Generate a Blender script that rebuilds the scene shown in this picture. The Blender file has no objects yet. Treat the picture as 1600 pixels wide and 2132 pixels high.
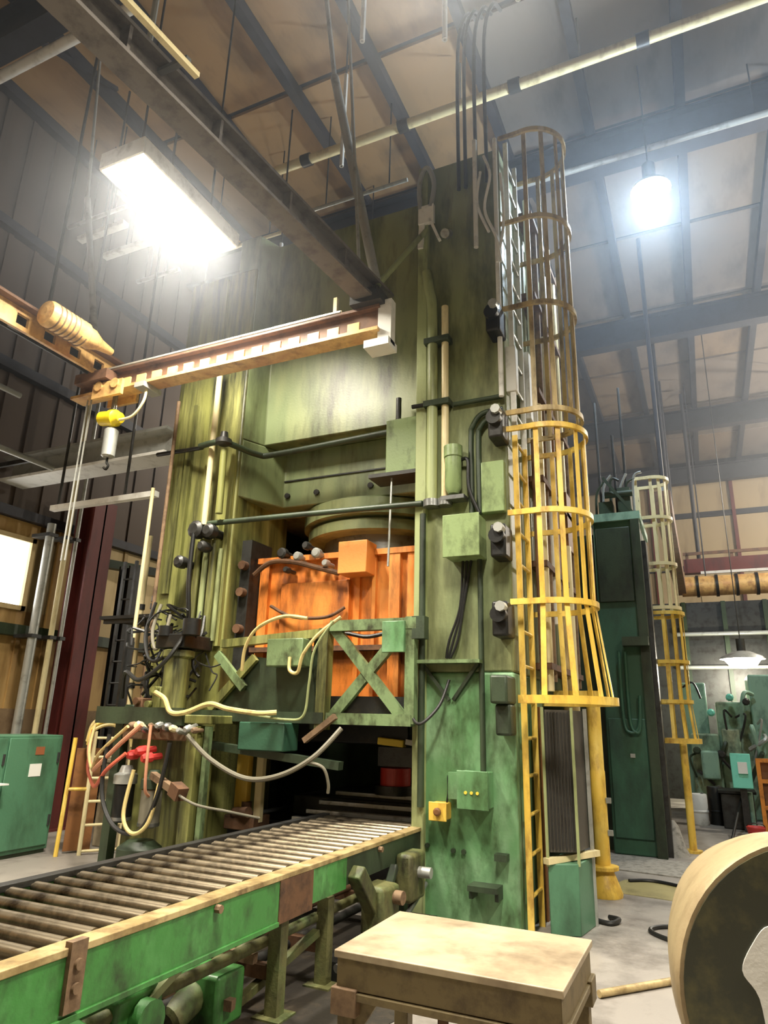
import bpy, bmesh, math, random
from mathutils import Vector, Matrix
random.seed(7)
S = bpy.context.scene
C = S.collection
# ---------------------------------------------------------------- camera
F_PX, PITCH, ROLL, YAW, CAM_H = 1415.0, math.radians(17), math.radians(1.5), math.radians(25), 1.6
cam_data = bpy.data.cameras.new('camera'); cam = bpy.data.objects.new('camera', cam_data); C.objects.link(cam)
fh = Vector((-math.sin(YAW), math.cos(YAW), 0)); r0 = Vector((math.cos(YAW), math.sin(YAW), 0)); zz = Vector((0, 0, 1))
fwd = fh*math.cos(PITCH)+zz*math.sin(PITCH); u0 = zz*math.cos(PITCH)-fh*math.sin(PITCH)
rt = r0*math.cos(ROLL)+u0*math.sin(ROLL); up = u0*math.cos(ROLL)-r0*math.sin(ROLL)
cam.matrix_world = Matrix(((rt.x, up.x, -fwd.x, 0), (rt.y, up.y, -fwd.y, 0), (rt.z, up.z, -fwd.z, CAM_H), (0, 0, 0, 1)))
cam_data.sensor_fit = 'VERTICAL'; cam_data.sensor_height = 36.0; cam_data.lens = F_PX/2132*36.0
cam_data.clip_start = 0.05; cam_data.clip_end = 200
S.camera = cam
# ---------------------------------------------------------------- world, exposure
S.view_settings.view_transform = 'Standard'; S.view_settings.look = 'None'; S.view_settings.gamma = 1.0
S.view_settings.use_curve_mapping = False
S.view_settings.exposure = -0.2
S.cycles.max_bounces = 6; S.cycles.diffuse_bounces = 3; S.cycles.glossy_bounces = 3; S.cycles.transmission_bounces = 2; S.cycles.volume_bounces = 0
W = bpy.data.worlds.new('world'); S.world = W; W.use_nodes = True
W.node_tree.nodes['Background'].inputs[0].default_value = (0.75, 0.85, 1.0, 1)
W.node_tree.nodes['Background'].inputs[1].default_value = 0.08
# lamps of the hall, with unseen ones added to light the far bay: (x, y, z, watts, colour)
WARM = (1.0, 0.92, 0.79); COOL = (0.68, 0.84, 1.0)
BAY_LIGHTS = [(-4.30, 4.13, 6.4, 520, WARM), (-6.6, -0.2, 6.4, 640, WARM), (-0.9, 2.2, 6.4, 430, WARM), (2.6, 3.2, 6.4, 400, WARM)]
HID_LIGHTS = [(0.0, 8.6, 8.75, 900, COOL), (4.2, 15.0, 8.2, 1500, (1.0, .92, .8)), (5.0, 21.0, 8.2, 1700, (1.0, .92, .8)), (0.80, 17.0, 3.0, 420, (1.0, .92, .75)), (-7.2, 11.0, 7.6, 300, WARM)]

# ---------------------------------------------------------------- materials
MATS = {}
def lin(c):
    return tuple((v/255/12.92 if v <= 10 else ((v/255+.055)/1.055)**2.4) for v in c)
def mat(name, c, rough=.6, metal=0.0, dirt=None, amt=.5, scale=3.0, streak=1.0, c2=None, amt2=.5, scale2=1.2, bump=.15, bscale=40, spec=.5):
    """painted or bare surface: base colour, a second coat/colour in large patches, grime in finer (optionally streaked) noise"""
    m = bpy.data.materials.new(name); m.use_nodes = True; nt = m.node_tree; N = nt.nodes; L = nt.links
    b = N['Principled BSDF']; b.inputs['Roughness'].default_value = rough; b.inputs['Metallic'].default_value = metal
    b.inputs['Specular IOR Level'].default_value = spec
    tc = N.new('ShaderNodeTexCoord')
    def noise(sc, st, det=5, seed=0):
        mp = N.new('ShaderNodeMapping'); mp.inputs['Scale'].default_value = (1, 1, st); mp.inputs['Location'].default_value = (seed, seed*2, seed)
        L.new(tc.outputs['Object'], mp.inputs[0]); n = N.new('ShaderNodeTexNoise'); n.inputs['Scale'].default_value = sc
        n.inputs['Detail'].default_value = det; n.inputs['Roughness'].default_value = .65; L.new(mp.outputs[0], n.inputs['Vector']); return n
    def ramp(n, lo, hi):
        r = N.new('ShaderNodeMapRange'); r.inputs[1].default_value = lo; r.inputs[2].default_value = hi; L.new(n.outputs[0], r.inputs[0]); return r
    def mix(fac, a, bcol):
        x = N.new('ShaderNodeMix'); x.data_type = 'RGBA'; L.new(fac, x.inputs[0])
        if isinstance(a, tuple): x.inputs[6].default_value = (*a, 1)
        else: L.new(a, x.inputs[6])
        x.inputs[7].default_value = (*bcol, 1); return x.outputs[2]
    col = lin(c)
    if c2 is not None: col = mix(ramp(noise(scale2, streak, 4, 3.7), .62-.4*amt2, .80-.4*amt2).outputs[0], col, lin(c2))
    if dirt is not None: col = mix(ramp(noise(scale, streak), .66-.35*amt, .92-.35*amt).outputs[0], col, lin(dirt))
    if isinstance(col, tuple): b.inputs['Base Color'].default_value = (*col, 1)
    else: L.new(col, b.inputs['Base Color'])
    if bump:
        bn = N.new('ShaderNodeBump'); bn.inputs['Strength'].default_value = bump; bn.inputs['Distance'].default_value = .01
        L.new(noise(bscale, 1, 3).outputs[0], bn.inputs['Height']); L.new(bn.outputs[0], b.inputs['Normal'])
    MATS[name] = m; return m
def emit(name, c, s):
    m = bpy.data.materials.new(name); m.use_nodes = True; b = m.node_tree.nodes['Principled BSDF']
    b.inputs['Base Color'].default_value = (.9, .9, .9, 1); b.inputs['Emission Color'].default_value = (*c, 1); b.inputs['Emission Strength'].default_value = s
    MATS[name] = m; return m

G = mat('press_green', (138, 144, 100), .42, 0, (58, 60, 36), .55, 3.6, .22, (108, 120, 82), .48, .9, .14)
mat('press_green_left', (130, 132, 72), .5, 0, (40, 42, 22), .70, 6.5, .09, (160, 160, 98), .35, 3.2, .2)
mat('bright_green', (94, 138, 92), .38, 0, (50, 70, 36), .60, 5.0, .45, (132, 166, 128), .48, 1.5, .15)  # paler second tone imitates a reflection blotch on the column
mat('pale_green', (154, 164, 114), .45, 0, (76, 80, 46), .45, 4, .3)
mat('frame_green', (116, 138, 96), .42, 0, (48, 50, 30), .66, 7, .6)
mat('dark_green', (52, 66, 46), .5, 0, (22, 26, 18), .6, 3, .4)
mat('far_green', (52, 92, 70), .5, 0, (28, 44, 36), .5, 1.6, .4)
mat('box_green', (130, 150, 100), .4, 0, (70, 80, 46), .52, 6, .5)
mat('cabinet_green', (82, 128, 98), .42, 0, (54, 80, 60), .5, 2.6, .4)
mat('teal', (146, 182, 158), .45, 0, (78, 106, 92), .5, 4, .5)
mat('teal_bright', (120, 214, 188), .4, 0, (90, 160, 140), .3, 4)
mat('machine_teal', (138, 166, 136), .5, 0, (52, 66, 52), .62, 5, .6, (170, 176, 140), .45, 2.4)
mat('conveyor_green', (62, 126, 58), .42, 0, (36, 48, 26), .62, 5, .6, (92, 156, 88), .4, 2)
mat('orange', (226, 130, 48), .5, 0, (108, 58, 26), .60, 4.5, .25, (236, 156, 76), .4, 2)
mat('orange_far', (222, 140, 52), .5, 0, (120, 70, 30), .4, 5)
mat('orange_box', (232, 146, 72), .4, 0, (190, 110, 50), .3, 4)
mat('yellow', (226, 188, 78), .42, 0, (150, 108, 50), .5, 7, .4, (236, 208, 110), .4, 3)
mat('yellow_worn', (190, 164, 104), .5, .1, (104, 84, 58), .62, 7, .3, (206, 190, 150), .4, 3)
mat('yellow_plain', (226, 196, 70), .5)
mat('rail_tan', (196, 174, 126), .4, .25, (104, 82, 54), .55, 8, 1, (160, 138, 92), .4, 3)
mat('roller_steel', (150, 138, 116), .36, .85, (44, 36, 28), .6, 6, 1, None, .5, 1, .08)
mat('rust', (104, 74, 50), .8, .1, (58, 42, 32), .55, 8)
mat('rust_light', (128, 104, 78), .75, .1, (76, 58, 42), .55, 8)
mat('table_top', (164, 148, 120), .45, .2, (112, 96, 76), .58, 3.2, 1, (180, 166, 138), .45, 2.2, .1)
mat('table_side', (112, 98, 66), .6, .15, (66, 54, 36), .55, 9)
mat('oily_black', (26, 27, 26), .45, .2, (52, 46, 36), .4, 6)
mat('steel_dark', (62, 62, 60), .45, .5, (36, 32, 28), .5, 6)
mat('steel', (150, 152, 150), .32, .8, (92, 86, 76), .45, 8)
mat('galvanised', (176, 178, 172), .4, .45, (120, 118, 108), .4, 6)
mat('white_paint', (226, 226, 220), .45, 0, (170, 168, 158), .4, 5)
mat('cream_pipe', (226, 212, 164), .42, 0, (160, 140, 96), .4, 5, .3)
mat('roof_panel_a', (128, 112, 92), .8, 0, (82, 70, 58), .5, 1.1, 1, None, .5, 1, .1)
mat('roof_panel_b', (118, 108, 98), .8, 0, (78, 72, 66), .5, 1.1, 1, None, .5, 1, .1)
mat('roof_panel_lit', (166, 132, 88), .8, 0, (104, 80, 54), .5, 1.1, 1, None, .5, 1, .1)
mat('roof_steel', (46, 46, 52), .6, .1, (30, 28, 28), .5, 4)
mat('runway_steel', (104, 98, 92), .55, .2, (60, 54, 50), .55, 6)
mat('crane_tan', (224, 184, 116), .45, .05, (150, 104, 64), .5, 6, 1, (200, 150, 96), .4, 3)
mat('crane_brown', (120, 88, 66), .6, .1, (74, 56, 46), .5, 6)
mat('red_oxide', (104, 44, 38), .6, 0, (62, 30, 26), .5, 3, .3)
mat('red_paint', (196, 58, 52), .45)
mat('red_hose', (202, 96, 72), .5)
mat('pink_hose', (208, 148, 116), .5)
mat('tan_hose', (206, 186, 124), .5, 0, (140, 116, 72), .4, 10)
mat('black_hose', (30, 30, 28), .45)
mat('grey_hose', (120, 116, 100), .5)
mat('wall_sheet', (190, 156, 98), .65, 0, (120, 84, 46), .55, 1.6, .25)
mat('wall_sheet_pale', (214, 190, 140), .65, 0, (160, 130, 86), .5, 1.6, .25)
mat('wall_back', (176, 158, 124), .7, 0, (132, 112, 82), .45, .8, .3)
mat('block_wall', (152, 128, 96), .8, 0, (104, 82, 58), .5, 2.5)
mat('concrete', (140, 134, 126), .55, 0, (84, 78, 70), .55, 1.6, 1, (156, 150, 140), .45, .5, .2, 60)
mat('stained_concrete', (150, 140, 92), .6, 0, (104, 98, 60), .5, 2.4)
mat('dark_floor', (44, 40, 34), .5, 0, (84, 72, 56), .45, 3.0, 1, None, .5, 1, .3, 30)
mat('wall_sheet_shade', (80, 68, 58), .75, 0, (54, 46, 40), .5, 1.2, .25, None, .5, 1, .1)  # unlit upper wall: its shade is put into a darker sheet colour
mat('dirty_olive', (100, 100, 60), .6, .05, (40, 36, 24), .66, 6, .5, (84, 110, 62), .35, 2.5, .3)
mat('gravel', (150, 146, 136), .9, 0, (90, 88, 80), .55, 14, 1, None, .5, 1, .5, 30)
mat('drum_tan', (164, 146, 112), .45, .2, (112, 94, 66), .55, 2.4)
mat('drum_dark', (62, 64, 52), .42, .3, (104, 100, 66), .42, 5)
mat('paper', (236, 236, 228), .7)
mat('sticker_brown', (150, 92, 58), .6)
mat('grille_grey', (84, 80, 72), .5, .3, (52, 50, 48), .5, 5, .2)
mat('brown_paint', (132, 88, 48), .55, 0, (86, 56, 34), .5, 4)
mat('hoist_yellow', (238, 212, 40), .4)
mat('glass', (210, 220, 220), .05)
emit('tube_light', (1.0, .90, .66), 14.0)
emit('hid_light', (.90, 1.0, .94), 60.0)
emit('hid_warm', (1.0, .95, .80), 24.0)
emit('window_light', (1.0, .98, .95), 5.0)

# ---------------------------------------------------------------- mesh builder
class MB:
    def __init__(s): s.v = []; s.f = []; s.sm = []
    def add(s, vs, fs, smooth=False):
        o = len(s.v); s.v += [Vector(v) for v in vs]; s.f += [[i+o for i in f] for f in fs]; s.sm += [smooth]*len(fs); return s
    def box(s, x0, x1, y0, y1, z0, z1):
        return s.add([(x0, y0, z0), (x1, y0, z0), (x1, y1, z0), (x0, y1, z0), (x0, y0, z1), (x1, y0, z1), (x1, y1, z1), (x0, y1, z1)],
                     [(3, 2, 1, 0), (4, 5, 6, 7), (0, 1, 5, 4), (1, 2, 6, 5), (2, 3, 7, 6), (3, 0, 4, 7)])
    def bar(s, p0, p1, w, h, upv=(0, 0, 1)):
        p0 = Vector(p0); p1 = Vector(p1); d = (p1-p0).normalized(); u = Vector(upv)
        if abs(d.dot(u)) > .99: u = Vector((0, 1, 0))
        a = d.cross(u).normalized()*w/2; b = a.cross(d).normalized()*h/2
        q = [p+sx*a+sy*b for p in (p0, p1) for sx, sy in ((-1, -1), (1, -1), (1, 1), (-1, 1))]
        return s.add(q, [(3, 2, 1, 0), (4, 5, 6, 7), (0, 1, 5, 4), (1, 2, 6, 5), (2, 3, 7, 6), (3, 0, 4, 7)])
    def prism(s, poly, z0, z1):
        n = len(poly)
        return s.add([(x, y, z0) for x, y in poly]+[(x, y, z1) for x, y in poly],
                     [list(range(n))[::-1], list(range(n, 2*n))]+[(i, (i+1) % n, n+(i+1) % n, n+i) for i in range(n)])
    def lathe(s, o, ax, prof, n=24, cap=True):
        """profile of (distance along axis, radius)"""
        o = Vector(o); ax = Vector(ax).normalized(); u = Vector((0, 0, 1)) if abs(ax.z) < .9 else Vector((1, 0, 0))
        a = ax.cross(u).normalized(); b = ax.cross(a); vs = []; fs = []
        for t, r in prof:
            for i in range(n):
                w = 2*math.pi*i/n; vs.append(o+ax*t+(a*math.cos(w)+b*math.sin(w))*r)
        for k in range(len(prof)-1):
            for i in range(n): j = (i+1) % n; fs.append((k*n+i, k*n+j, (k+1)*n+j, (k+1)*n+i))
        s.add(vs, fs, True)
        if cap:
            m = len(prof)-1
            s.add(vs[:n], [list(range(n))[::-1]]); s.add(vs[m*n:], [list(range(n))])
        return s
    def cyl(s, p0, p1, r, n=14, r1=None):
        p0 = Vector(p0); d = Vector(p1)-p0
        return s.lathe(p0, d, [(0, r), (d.length, r if r1 is None else r1)], n)
    def tube(s, pts, r, n=8, closed=False):
        pts = [Vector(p) for p in pts]; m = len(pts); vs = []; fs = []; prev = None
        for i, p in enumerate(pts):
            if closed: d = pts[(i+1) % m]-pts[i-1]
            else: d = pts[min(i+1, m-1)]-pts[max(i-1, 0)]
            d.normalize()
            if prev is None:
                u = Vector((0, 0, 1)) if abs(d.z) < .9 else Vector((1, 0, 0)); a = d.cross(u).normalized()
            else: a = (prev-d*prev.dot(d)).normalized()
            prev = a; b = d.cross(a)
            for k in range(n): w = 2*math.pi*k/n; vs.append(p+(a*math.cos(w)+b*math.sin(w))*r)
        for i in range(m if closed else m-1):
            i2 = (i+1) % m
            for k in range(n): k2 = (k+1) % n; fs.append((i*n+k, i*n+k2, i2*n+k2, i2*n+k))
        s.add(vs, fs, True)
        if not closed: s.add(vs[:n], [list(range(n))[::-1]]); s.add(vs[-n:], [list(range(n))])
        return s
    def mesh(s, name, m, off=(0, 0, 0)):
        me = bpy.data.meshes.new(name); o = Vector(off); me.from_pydata([v-o for v in s.v], [], s.f); me.update()
        bm = bmesh.new(); bm.from_mesh(me); bmesh.ops.recalc_face_normals(bm, faces=bm.faces); bm.to_mesh(me); bm.free()
        me.polygons.foreach_set('use_smooth', s.sm); me.set_sharp_from_angle(angle=math.radians(38)); me.materials.append(MATS[m]); return me

def spline(P, k=8, closed=False):
    P = [Vector(p) for p in P]; n = len(P); out = []
    for i in range(n if closed else n-1):
        g = (lambda j: P[j % n]) if closed else (lambda j: P[max(0, min(n-1, j))])
        a, b, c, d = g(i-1), g(i), g(i+1), g(i+2)
        for t in range(k):
            t /= k; out.append(.5*((2*b)+(c-a)*t+(2*a-5*b+4*c-d)*t*t+(3*b-a-3*c+d)*t**3))
    if not closed: out.append(P[-1])
    return out
def base(o):
    b = Vector(o.location)
    while o.parent: o = o.parent; b += o.location
    return b
def link(name, me, parent=None, loc=None, bevel=0):
    o = bpy.data.objects.new(name, me); C.objects.link(o)
    if parent: o.parent = parent
    if loc is not None: o.location = Vector(loc)-(base(parent) if parent else Vector())
    if bevel:
        b = o.modifiers.new('bevel', 'BEVEL'); b.width = bevel; b.segments = 2; b.limit_method = 'ANGLE'; b.angle_limit = math.radians(50)
    return o
def part(name, mb, m, parent, bevel=0, label=None):
    o = link(name, mb.mesh(name, m, base(parent)), parent, None, bevel)
    if label: o['label'] = label
    return o
def props(o, label, cat, group=None, kind=None):
    if label: o['label'] = label
    if cat: o['category'] = cat
    if group: o['group'] = group
    if kind: o['kind'] = kind
    return o
def thing(name, label, cat, loc, group=None):
    o = bpy.data.objects.new(name, None); C.objects.link(o); o.location = loc; o.empty_display_size = .1
    return props(o, label, cat, group)
def solo(name, mb, m, loc, label, cat, group=None, bevel=0):
    o = link(name, mb.mesh(name, m, loc), None, loc, bevel); return props(o, label, cat, group)
def struct(name, mb, m, loc=(0, 0, 0), label=None, cat=None):
    o = link(name, mb.mesh(name, m, loc), None, loc); return props(o, label, cat, None, 'structure')
def dup(root, loc, label=None):
    r = root.copy(); C.objects.link(r); r.location = loc
    if label: r['label'] = label
    def rec(a, b):
        for ch in list(a.children):
            c = ch.copy(); C.objects.link(c); c.parent = b; rec(ch, c)
    rec(root, r); return r
def B(*a): return MB().box(*a)
def CY(*a, **k): return MB().cyl(*a, **k)
def TU(P, r, n=8, k=8): return MB().tube(spline(P, k), r, n)

# ================================================================= THE HALL
WX0, WX1, WY0, WY1, RZ = -9.2, 9.0, -6.0, 27.0, 11.2
floor = struct('floor', B(WX0, WX1, WY0, WY1, -.2, 0), 'concrete', (0, 0, -.2), 'grey stained concrete workshop floor', 'floor')
part('floor_patch', MB().prism([(-1.2, 7.95), (-.35, 7.85), (.3, 8.2), (.1, 8.75), (-1.0, 8.6)], 0.0, .004), 'stained_concrete', floor, label='yellowish stained floor patch')
part('dark_floor_patch', MB().prism([(-4.3, .2), (-1.9, .3), (-1.75, 2.0), (-1.95, 3.4), (-1.6, 4.6), (-2.0, 5.85), (-4.4, 5.9), (-4.5, 3.0)], 0.0, .005), 'dark_floor', floor, label='dark floor under the conveyor')  # floor made darker in one irregular patch below the conveyor
part('rubble_strip', MB().prism([(-1.9, 9.2), (-.2, 9.0), (.0, 10.0), (-1.9, 10.15)], 0.0, .012), 'gravel', floor, label='strip of grey grit')
struct('wall_right', B(WX1, WX1+.2, WY0, WY1, 0, RZ), 'wall_back', (WX1, 0, 0), 'beige sheet metal wall of the hall', 'wall')
struct('wall_front', B(WX0, WX1, WY0-.2, WY0, 0, RZ), 'wall_back', (0, WY0, 0), 'beige sheet metal wall behind the viewer', 'wall')
# left wall: block plinth, sheets one by one, girts
wl = struct('wall_left', B(WX0-.2, WX0-.03, WY0, WY1, 0, RZ), 'wall_sheet', (WX0, 0, 0), 'tan sheet metal side wall with dark girts', 'wall')
part('plinth', B(WX0-.03, WX0+.06, WY0, WY1, 0, 1.62), 'block_wall', wl, label='brown block plinth')
WIN = (5.2, 6.98, 3.02, 4.12)   # y0 y1 z0 z1 of the window
sheet = MB().box(-.03, .012, 0, .46, 0, 1.0).box(.012, .04, .36, .44, 0, 1.0)
for mname in ('wall_sheet', 'wall_sheet_pale', 'wall_sheet_shade'):
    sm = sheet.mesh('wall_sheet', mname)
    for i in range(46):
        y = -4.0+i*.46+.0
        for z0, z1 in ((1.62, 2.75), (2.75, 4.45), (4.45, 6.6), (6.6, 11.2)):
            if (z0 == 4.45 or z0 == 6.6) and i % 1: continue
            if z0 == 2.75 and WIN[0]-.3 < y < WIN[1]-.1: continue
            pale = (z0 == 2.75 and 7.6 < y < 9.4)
            if mname != ('wall_sheet_pale' if pale else 'wall_sheet_shade' if z0 > 4 else 'wall_sheet'): continue
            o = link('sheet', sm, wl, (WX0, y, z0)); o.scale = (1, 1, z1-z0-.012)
part('sheet', B(WX0-.03, WX0+.012, WIN[0]-.35, WIN[1]+.4, 2.75, WIN[2]), 'wall_sheet', wl)
part('sheet', B(WX0-.03, WX0+.012, WIN[0]-.35, WIN[1]+.4, WIN[3], 4.45), 'wall_sheet', wl)
part('sheet', B(WX0-.03, WX0+.012, WIN[1], WIN[1]+.4, WIN[2], WIN[3]), 'wall_sheet_pale', wl)
for z, h, m in ((2.72, .16, 'dark_green'), (4.42, .14, 'roof_steel'), (6.6, .16, 'roof_steel'), (8.8, .16, 'roof_steel')):
    part('girt', B(WX0+.012, WX0+.16, WY0, 20, z-h/2, z+h/2), m, wl)
w1 = struct('window_1', MB().box(WX0-.02, WX0+.06, WIN[0], WIN[1], WIN[2], WIN[2]+.07).box(WX0-.02, WX0+.06, WIN[0], WIN[1], WIN[3]-.07, WIN[3])
            .box(WX0-.02, WX0+.06, WIN[0], WIN[0]+.07, WIN[2], WIN[3]).box(WX0-.02, WX0+.06, WIN[1]-.07, WIN[1], WIN[2], WIN[3]), 'wall_sheet_pale', (WX0, WIN[0], WIN[2]), 'bright daylight window in the left wall', 'window')
part('pane', B(WX0-.012, WX0+.0, WIN[0]+.07, WIN[1]-.07, WIN[2]+.07, WIN[3]-.07), 'window_light', w1, label='blown-out white daylight pane')
# back wall with sheets
wb = struct('wall_back', B(WX0, WX1, WY1, WY1+.2, 0, RZ), 'wall_back', (0, WY1, 0), 'beige panelled end wall of the hall', 'wall')
bp = MB().box(.015, 1.385, -.05, 0, .02, 1.98).mesh('wall_panel', 'wall_back')
for i in range(9):
    for z in (3.2, 5.2, 7.2, 9.2):
        link('wall_panel', bp, wb, (-4.0+i*1.4, WY1, z))
for z in (5.2, 7.2, 9.2): part('girt', B(-5, 9, WY1-.14, WY1-.02, z-.1, z+.1), 'roof_steel', wb)
for i in (2, 4, 6, 8): part('post', B(-4.06+i*1.4, -3.94+i*1.4, WY1-.2, WY1-.05, 0, 11), 'red_oxide', wb)
# roof: deck, panels, purlins along y, beams along x
BY = [-1.2, 4.2, 9.6, 15.4, 21.2, 26.4]
PX = [-9.1+i*1.38 for i in range(13)]
ce = struct('ceiling', B(WX0, WX1, WY0, WY1, RZ, RZ+.15), 'roof_steel', (0, 0, RZ), 'dark steel roof with tan insulation panels', 'ceiling')
pan = {k: MB().box(.075, 1.305, .03, 1.0, -.06, 0).mesh('roof_panel', k) for k in ('roof_panel_a', 'roof_panel_b', 'roof_panel_lit')}
for i in range(len(PX)):
    for k in range(len(BY)-1):
        y0, y1 = BY[k], BY[k+1]; nn = 2
        for q in range(nn):
            dy = (y1-y0)/nn
            mm = 'roof_panel_lit' if (PX[i] < -2.5 and y0 < 5 and random.random() < .75) else random.choice(['roof_panel_a', 'roof_panel_b', 'roof_panel_b'])  # near left corner: warm lamp light is put into the panel colour
            o = link('panel', pan[mm], ce, (PX[i], y0+q*dy, RZ)); o.scale = (1, dy-.02, 1)
pur = MB().box(-.07, .07, 0, BY[-1]-BY[0], -.26, 0).mesh('purlin', 'roof_steel')
for x in PX: link('purlin', pur, ce, (x, BY[0], RZ-.001))
for y in BY:
    part('beam', MB().box(WX0, WX1, y-.03, y+.03, 10.35, 10.94).box(WX0, WX1, y-.15, y+.15, 10.3, 10.36).box(WX0, WX1, y-.15, y+.15, 10.9, 10.94), 'roof_steel', ce)
for (xa, ya) in ((-7.5, 4.2), (-3.2, 4.2), (-1.9, 9.6), (2.2, 9.6)):      # sag braces beside the beams
    part('brace', MB().bar((xa, ya, 10.4), (xa, ya+1.5, 11.0), .06, .06), 'roof_steel', ce)
# columns at the left wall
def hbeam(name, x, y, z0, z1, w, d, m, label):
    mb = MB().box(x-w/2, x-w/2+.03, y-d/2, y+d/2, z0, z1).box(x+w/2-.03, x+w/2, y-d/2, y+d/2, z0, z1).box(x-w/2, x+w/2, y-.015, y+.015, z0, z1)
    t = thing(name, label, 'column', (x, y, 0)); part('shaft', mb, m, t)
    part('base_plate', B(x-w/2-.06, x+w/2+.06, y-d/2-.06, y+d/2+.06, 0, .03), m, t); return t
hbeam('steel_column', -8.68, 7.62, .0, 4.85, .38, .44, 'red_oxide', 'dark red steel building column by the left wall')
hbeam('steel_column', -8.62, 8.45, .0, 3.95, .24, .30, 'oily_black', 'short black steel post beside the dark red column')
solo('wall_bracket_beam', MB().bar((-9.0, 8.2, 4.0), (-8.4, 10.0, 4.0), .16, .14), 'dark_green', (-8.7, 9.1, 4.0), 'dark cross rail on the wall above the black post', 'beam')
for i, (y, x, z0, z1, r, lab) in enumerate(((6.86, -8.72, 0, 4.3, .065, 'thick pale downpipe on the tan wall nearest the window'), (7.08, -8.62, 0, 6.6, .04, 'slim pale conduit left of the dark red column'), (7.22, -8.58, 0, 7.4, .03, 'thin straight conduit closest to the dark red column'))):
    t = thing('conduit_pipe', lab, 'pipe', (x, y, 0), 'pale conduits on the left wall')
    part('run', CY((x, y, z0), (x, y, z1), r), 'galvanised' if i != 1 else 'cream_pipe', t)
    for z in (1.0, 2.6, 4.1):
        if z < z1: part('clamp', B(x-.30, x+r+.015, y-r-.015, y+r+.015, z, z+.05), 'steel_dark', t)
# transverse beams at the left of the press
t = thing('wall_beam', 'steel beam from the left wall towards the press, lit underside painted white', 'beam', (-7.5, 6.35, 4.8))
part('lower_flange', B(-9.1, -6.0, 6.15, 6.55, 4.80, 4.84), 'white_paint', t); part('web', B(-9.1, -6.0, 6.33, 6.37, 4.84, 5.14), 'galvanised', t); part('upper_flange', B(-9.1, -6.0, 6.15, 6.55, 5.14, 5.18), 'galvanised', t)  # bright light on the beam is put into the white flange colour
t = thing('pipe_rack', 'narrow white crossbar held by two hanger rods left of the press', 'rack', (-6.7, 5.9, 4.1))
part('crossbar', B(-7.55, -5.78, 5.86, 5.94, 4.10, 4.17), 'white_paint', t)
for x in (-7.45, -6.3): part('hanger_rod', CY((x, 5.9, 4.17), (x, 5.9, 11.16), .018, 8), 'steel_dark', t)
for x, y0, y1, z, lab in ((-8.2, .5, 5.6, 5.75, 'upper grey pipe slanting along the left wall'), (-8.0, 1.0, 6.3, 4.85, 'lower grey pipe along the left wall near the white beam')):
    t = thing('wall_pipe', lab, 'pipe', (x, y0, z)); part('run', CY((x, y0, z), (x, y1, z), .04), 'galvanised', t)
    for y in (y0+.6, y1-.5): part('bracket', B(WX0+.02, x, y-.02, y+.02, z-.03, z+.03), 'steel_dark', t)

# ================================================================= CEILING SERVICES
t = thing('sprinkler_pipe', 'long tan sprinkler pipe crossing under the roof above the press', 'pipe', (-2.4, 7.42, 10.3))
part('run', CY((-5.9, 7.42, 10.2), (1.6, 7.42, 10.2), .075), 'cream_pipe', t)
for x in (-5.0, -3.3, -1.6, .1): part('coupling', CY((x-.08, 7.42, 10.2), (x+.08, 7.42, 10.2), .10), 'steel_dark', t)
for x in (-4.2, -2.4, -.7, 1.2): part('hanger', CY((x, 7.42, 10.2), (x, 7.42, 11.0), .015, 6), 'galvanised', t)
for i, (x0, x1, y, z, r, m, lab) in enumerate((
    (-11+2.0, -5.7, 4.35, 10.1, .07, 'white_paint', 'white pipe across the upper left corner of the roof'),
    (-9.0, -7.7, 6.4, 9.4, .035, 'galvanised', 'short grey conduit high at the far left'),
    (-9.0, -8.0, 8.0, 9.4, .04, 'galvanised', 'grey conduit below the lit strip lamp on the left'),
    (-7.4, -5.5, 7.9, 9.4, .03, 'cream_pipe', 'thin tan conduit right of the lit strip lamp'),
    (-5.0, 1.8, 9.25, 10.15, .05, 'galvanised', 'grey conduit running along the roof beam behind the cage top'),
    (-5.0, -3.3, 7.6, 9.35, .03, 'galvanised', 'thin conduit crossing behind the slanting hanger rod'))):
    t = thing('ceiling_conduit', lab, 'pipe', ((x0+x1)/2, y, z), 'roof conduits'); part('run', CY((x0, y, z), (x1, y, z), r), m, t)
    for x in (x0+.3, x1-.3): part('hanger', CY((x, y, z), (x, y, 11.16), .012, 6), 'steel_dark', t)
for x, y, lab in ((-9.0+.1, 6.65, 'white unlit strip fixture high at the left edge'), (-8.85, 7.15, 'second white unlit strip fixture at the left edge')):
    t = thing('strip_fixture', lab, 'light fixture', (x, y, 9.3), 'unlit strips'); part('housing', B(x-.1, x+.95, y-.06, y+.06, 9.3, 9.38), 'white_paint', t); part('hanger', CY((x+.4, y, 9.38), (x+.4, y, 11.16), .012, 6), 'steel_dark', t)
for x, y, z, l, lab in ((-1.85, 5.2, 8.6, 1.0, 'left bright hanging rod above the cage'), (-1.05, 5.2, 8.75, .9, 'right bright hanging rod near the top edge'), (-2.75, 5.0, 8.8, .8, 'short pale rod hanging over the slanting brace'), (-3.75, 6.4, 8.7, 1.6, 'pale rod hanging left of the slanting brace'), (-5.2, 7.2, 7.6, .9, 'thin pale rod hanging right of the strip lamp'), (-6.2, 8.2, 7.6, .9, 'thin pale rod hanging below the strip lamp'), (-7.9, 8.6, 7.2, 1.0, 'thin pale rod hanging left of the strip lamp')):
    t = thing('hanger_rod', lab, 'rod', (x, y, z), 'rods hanging from the roof')
    part('rod', CY((x, y, z), (x, y, 11.1), .014, 6), 'steel_dark', t); part('sleeve', CY((x, y, z), (x, y, z+l), .03, 8), 'white_paint', t)

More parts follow.
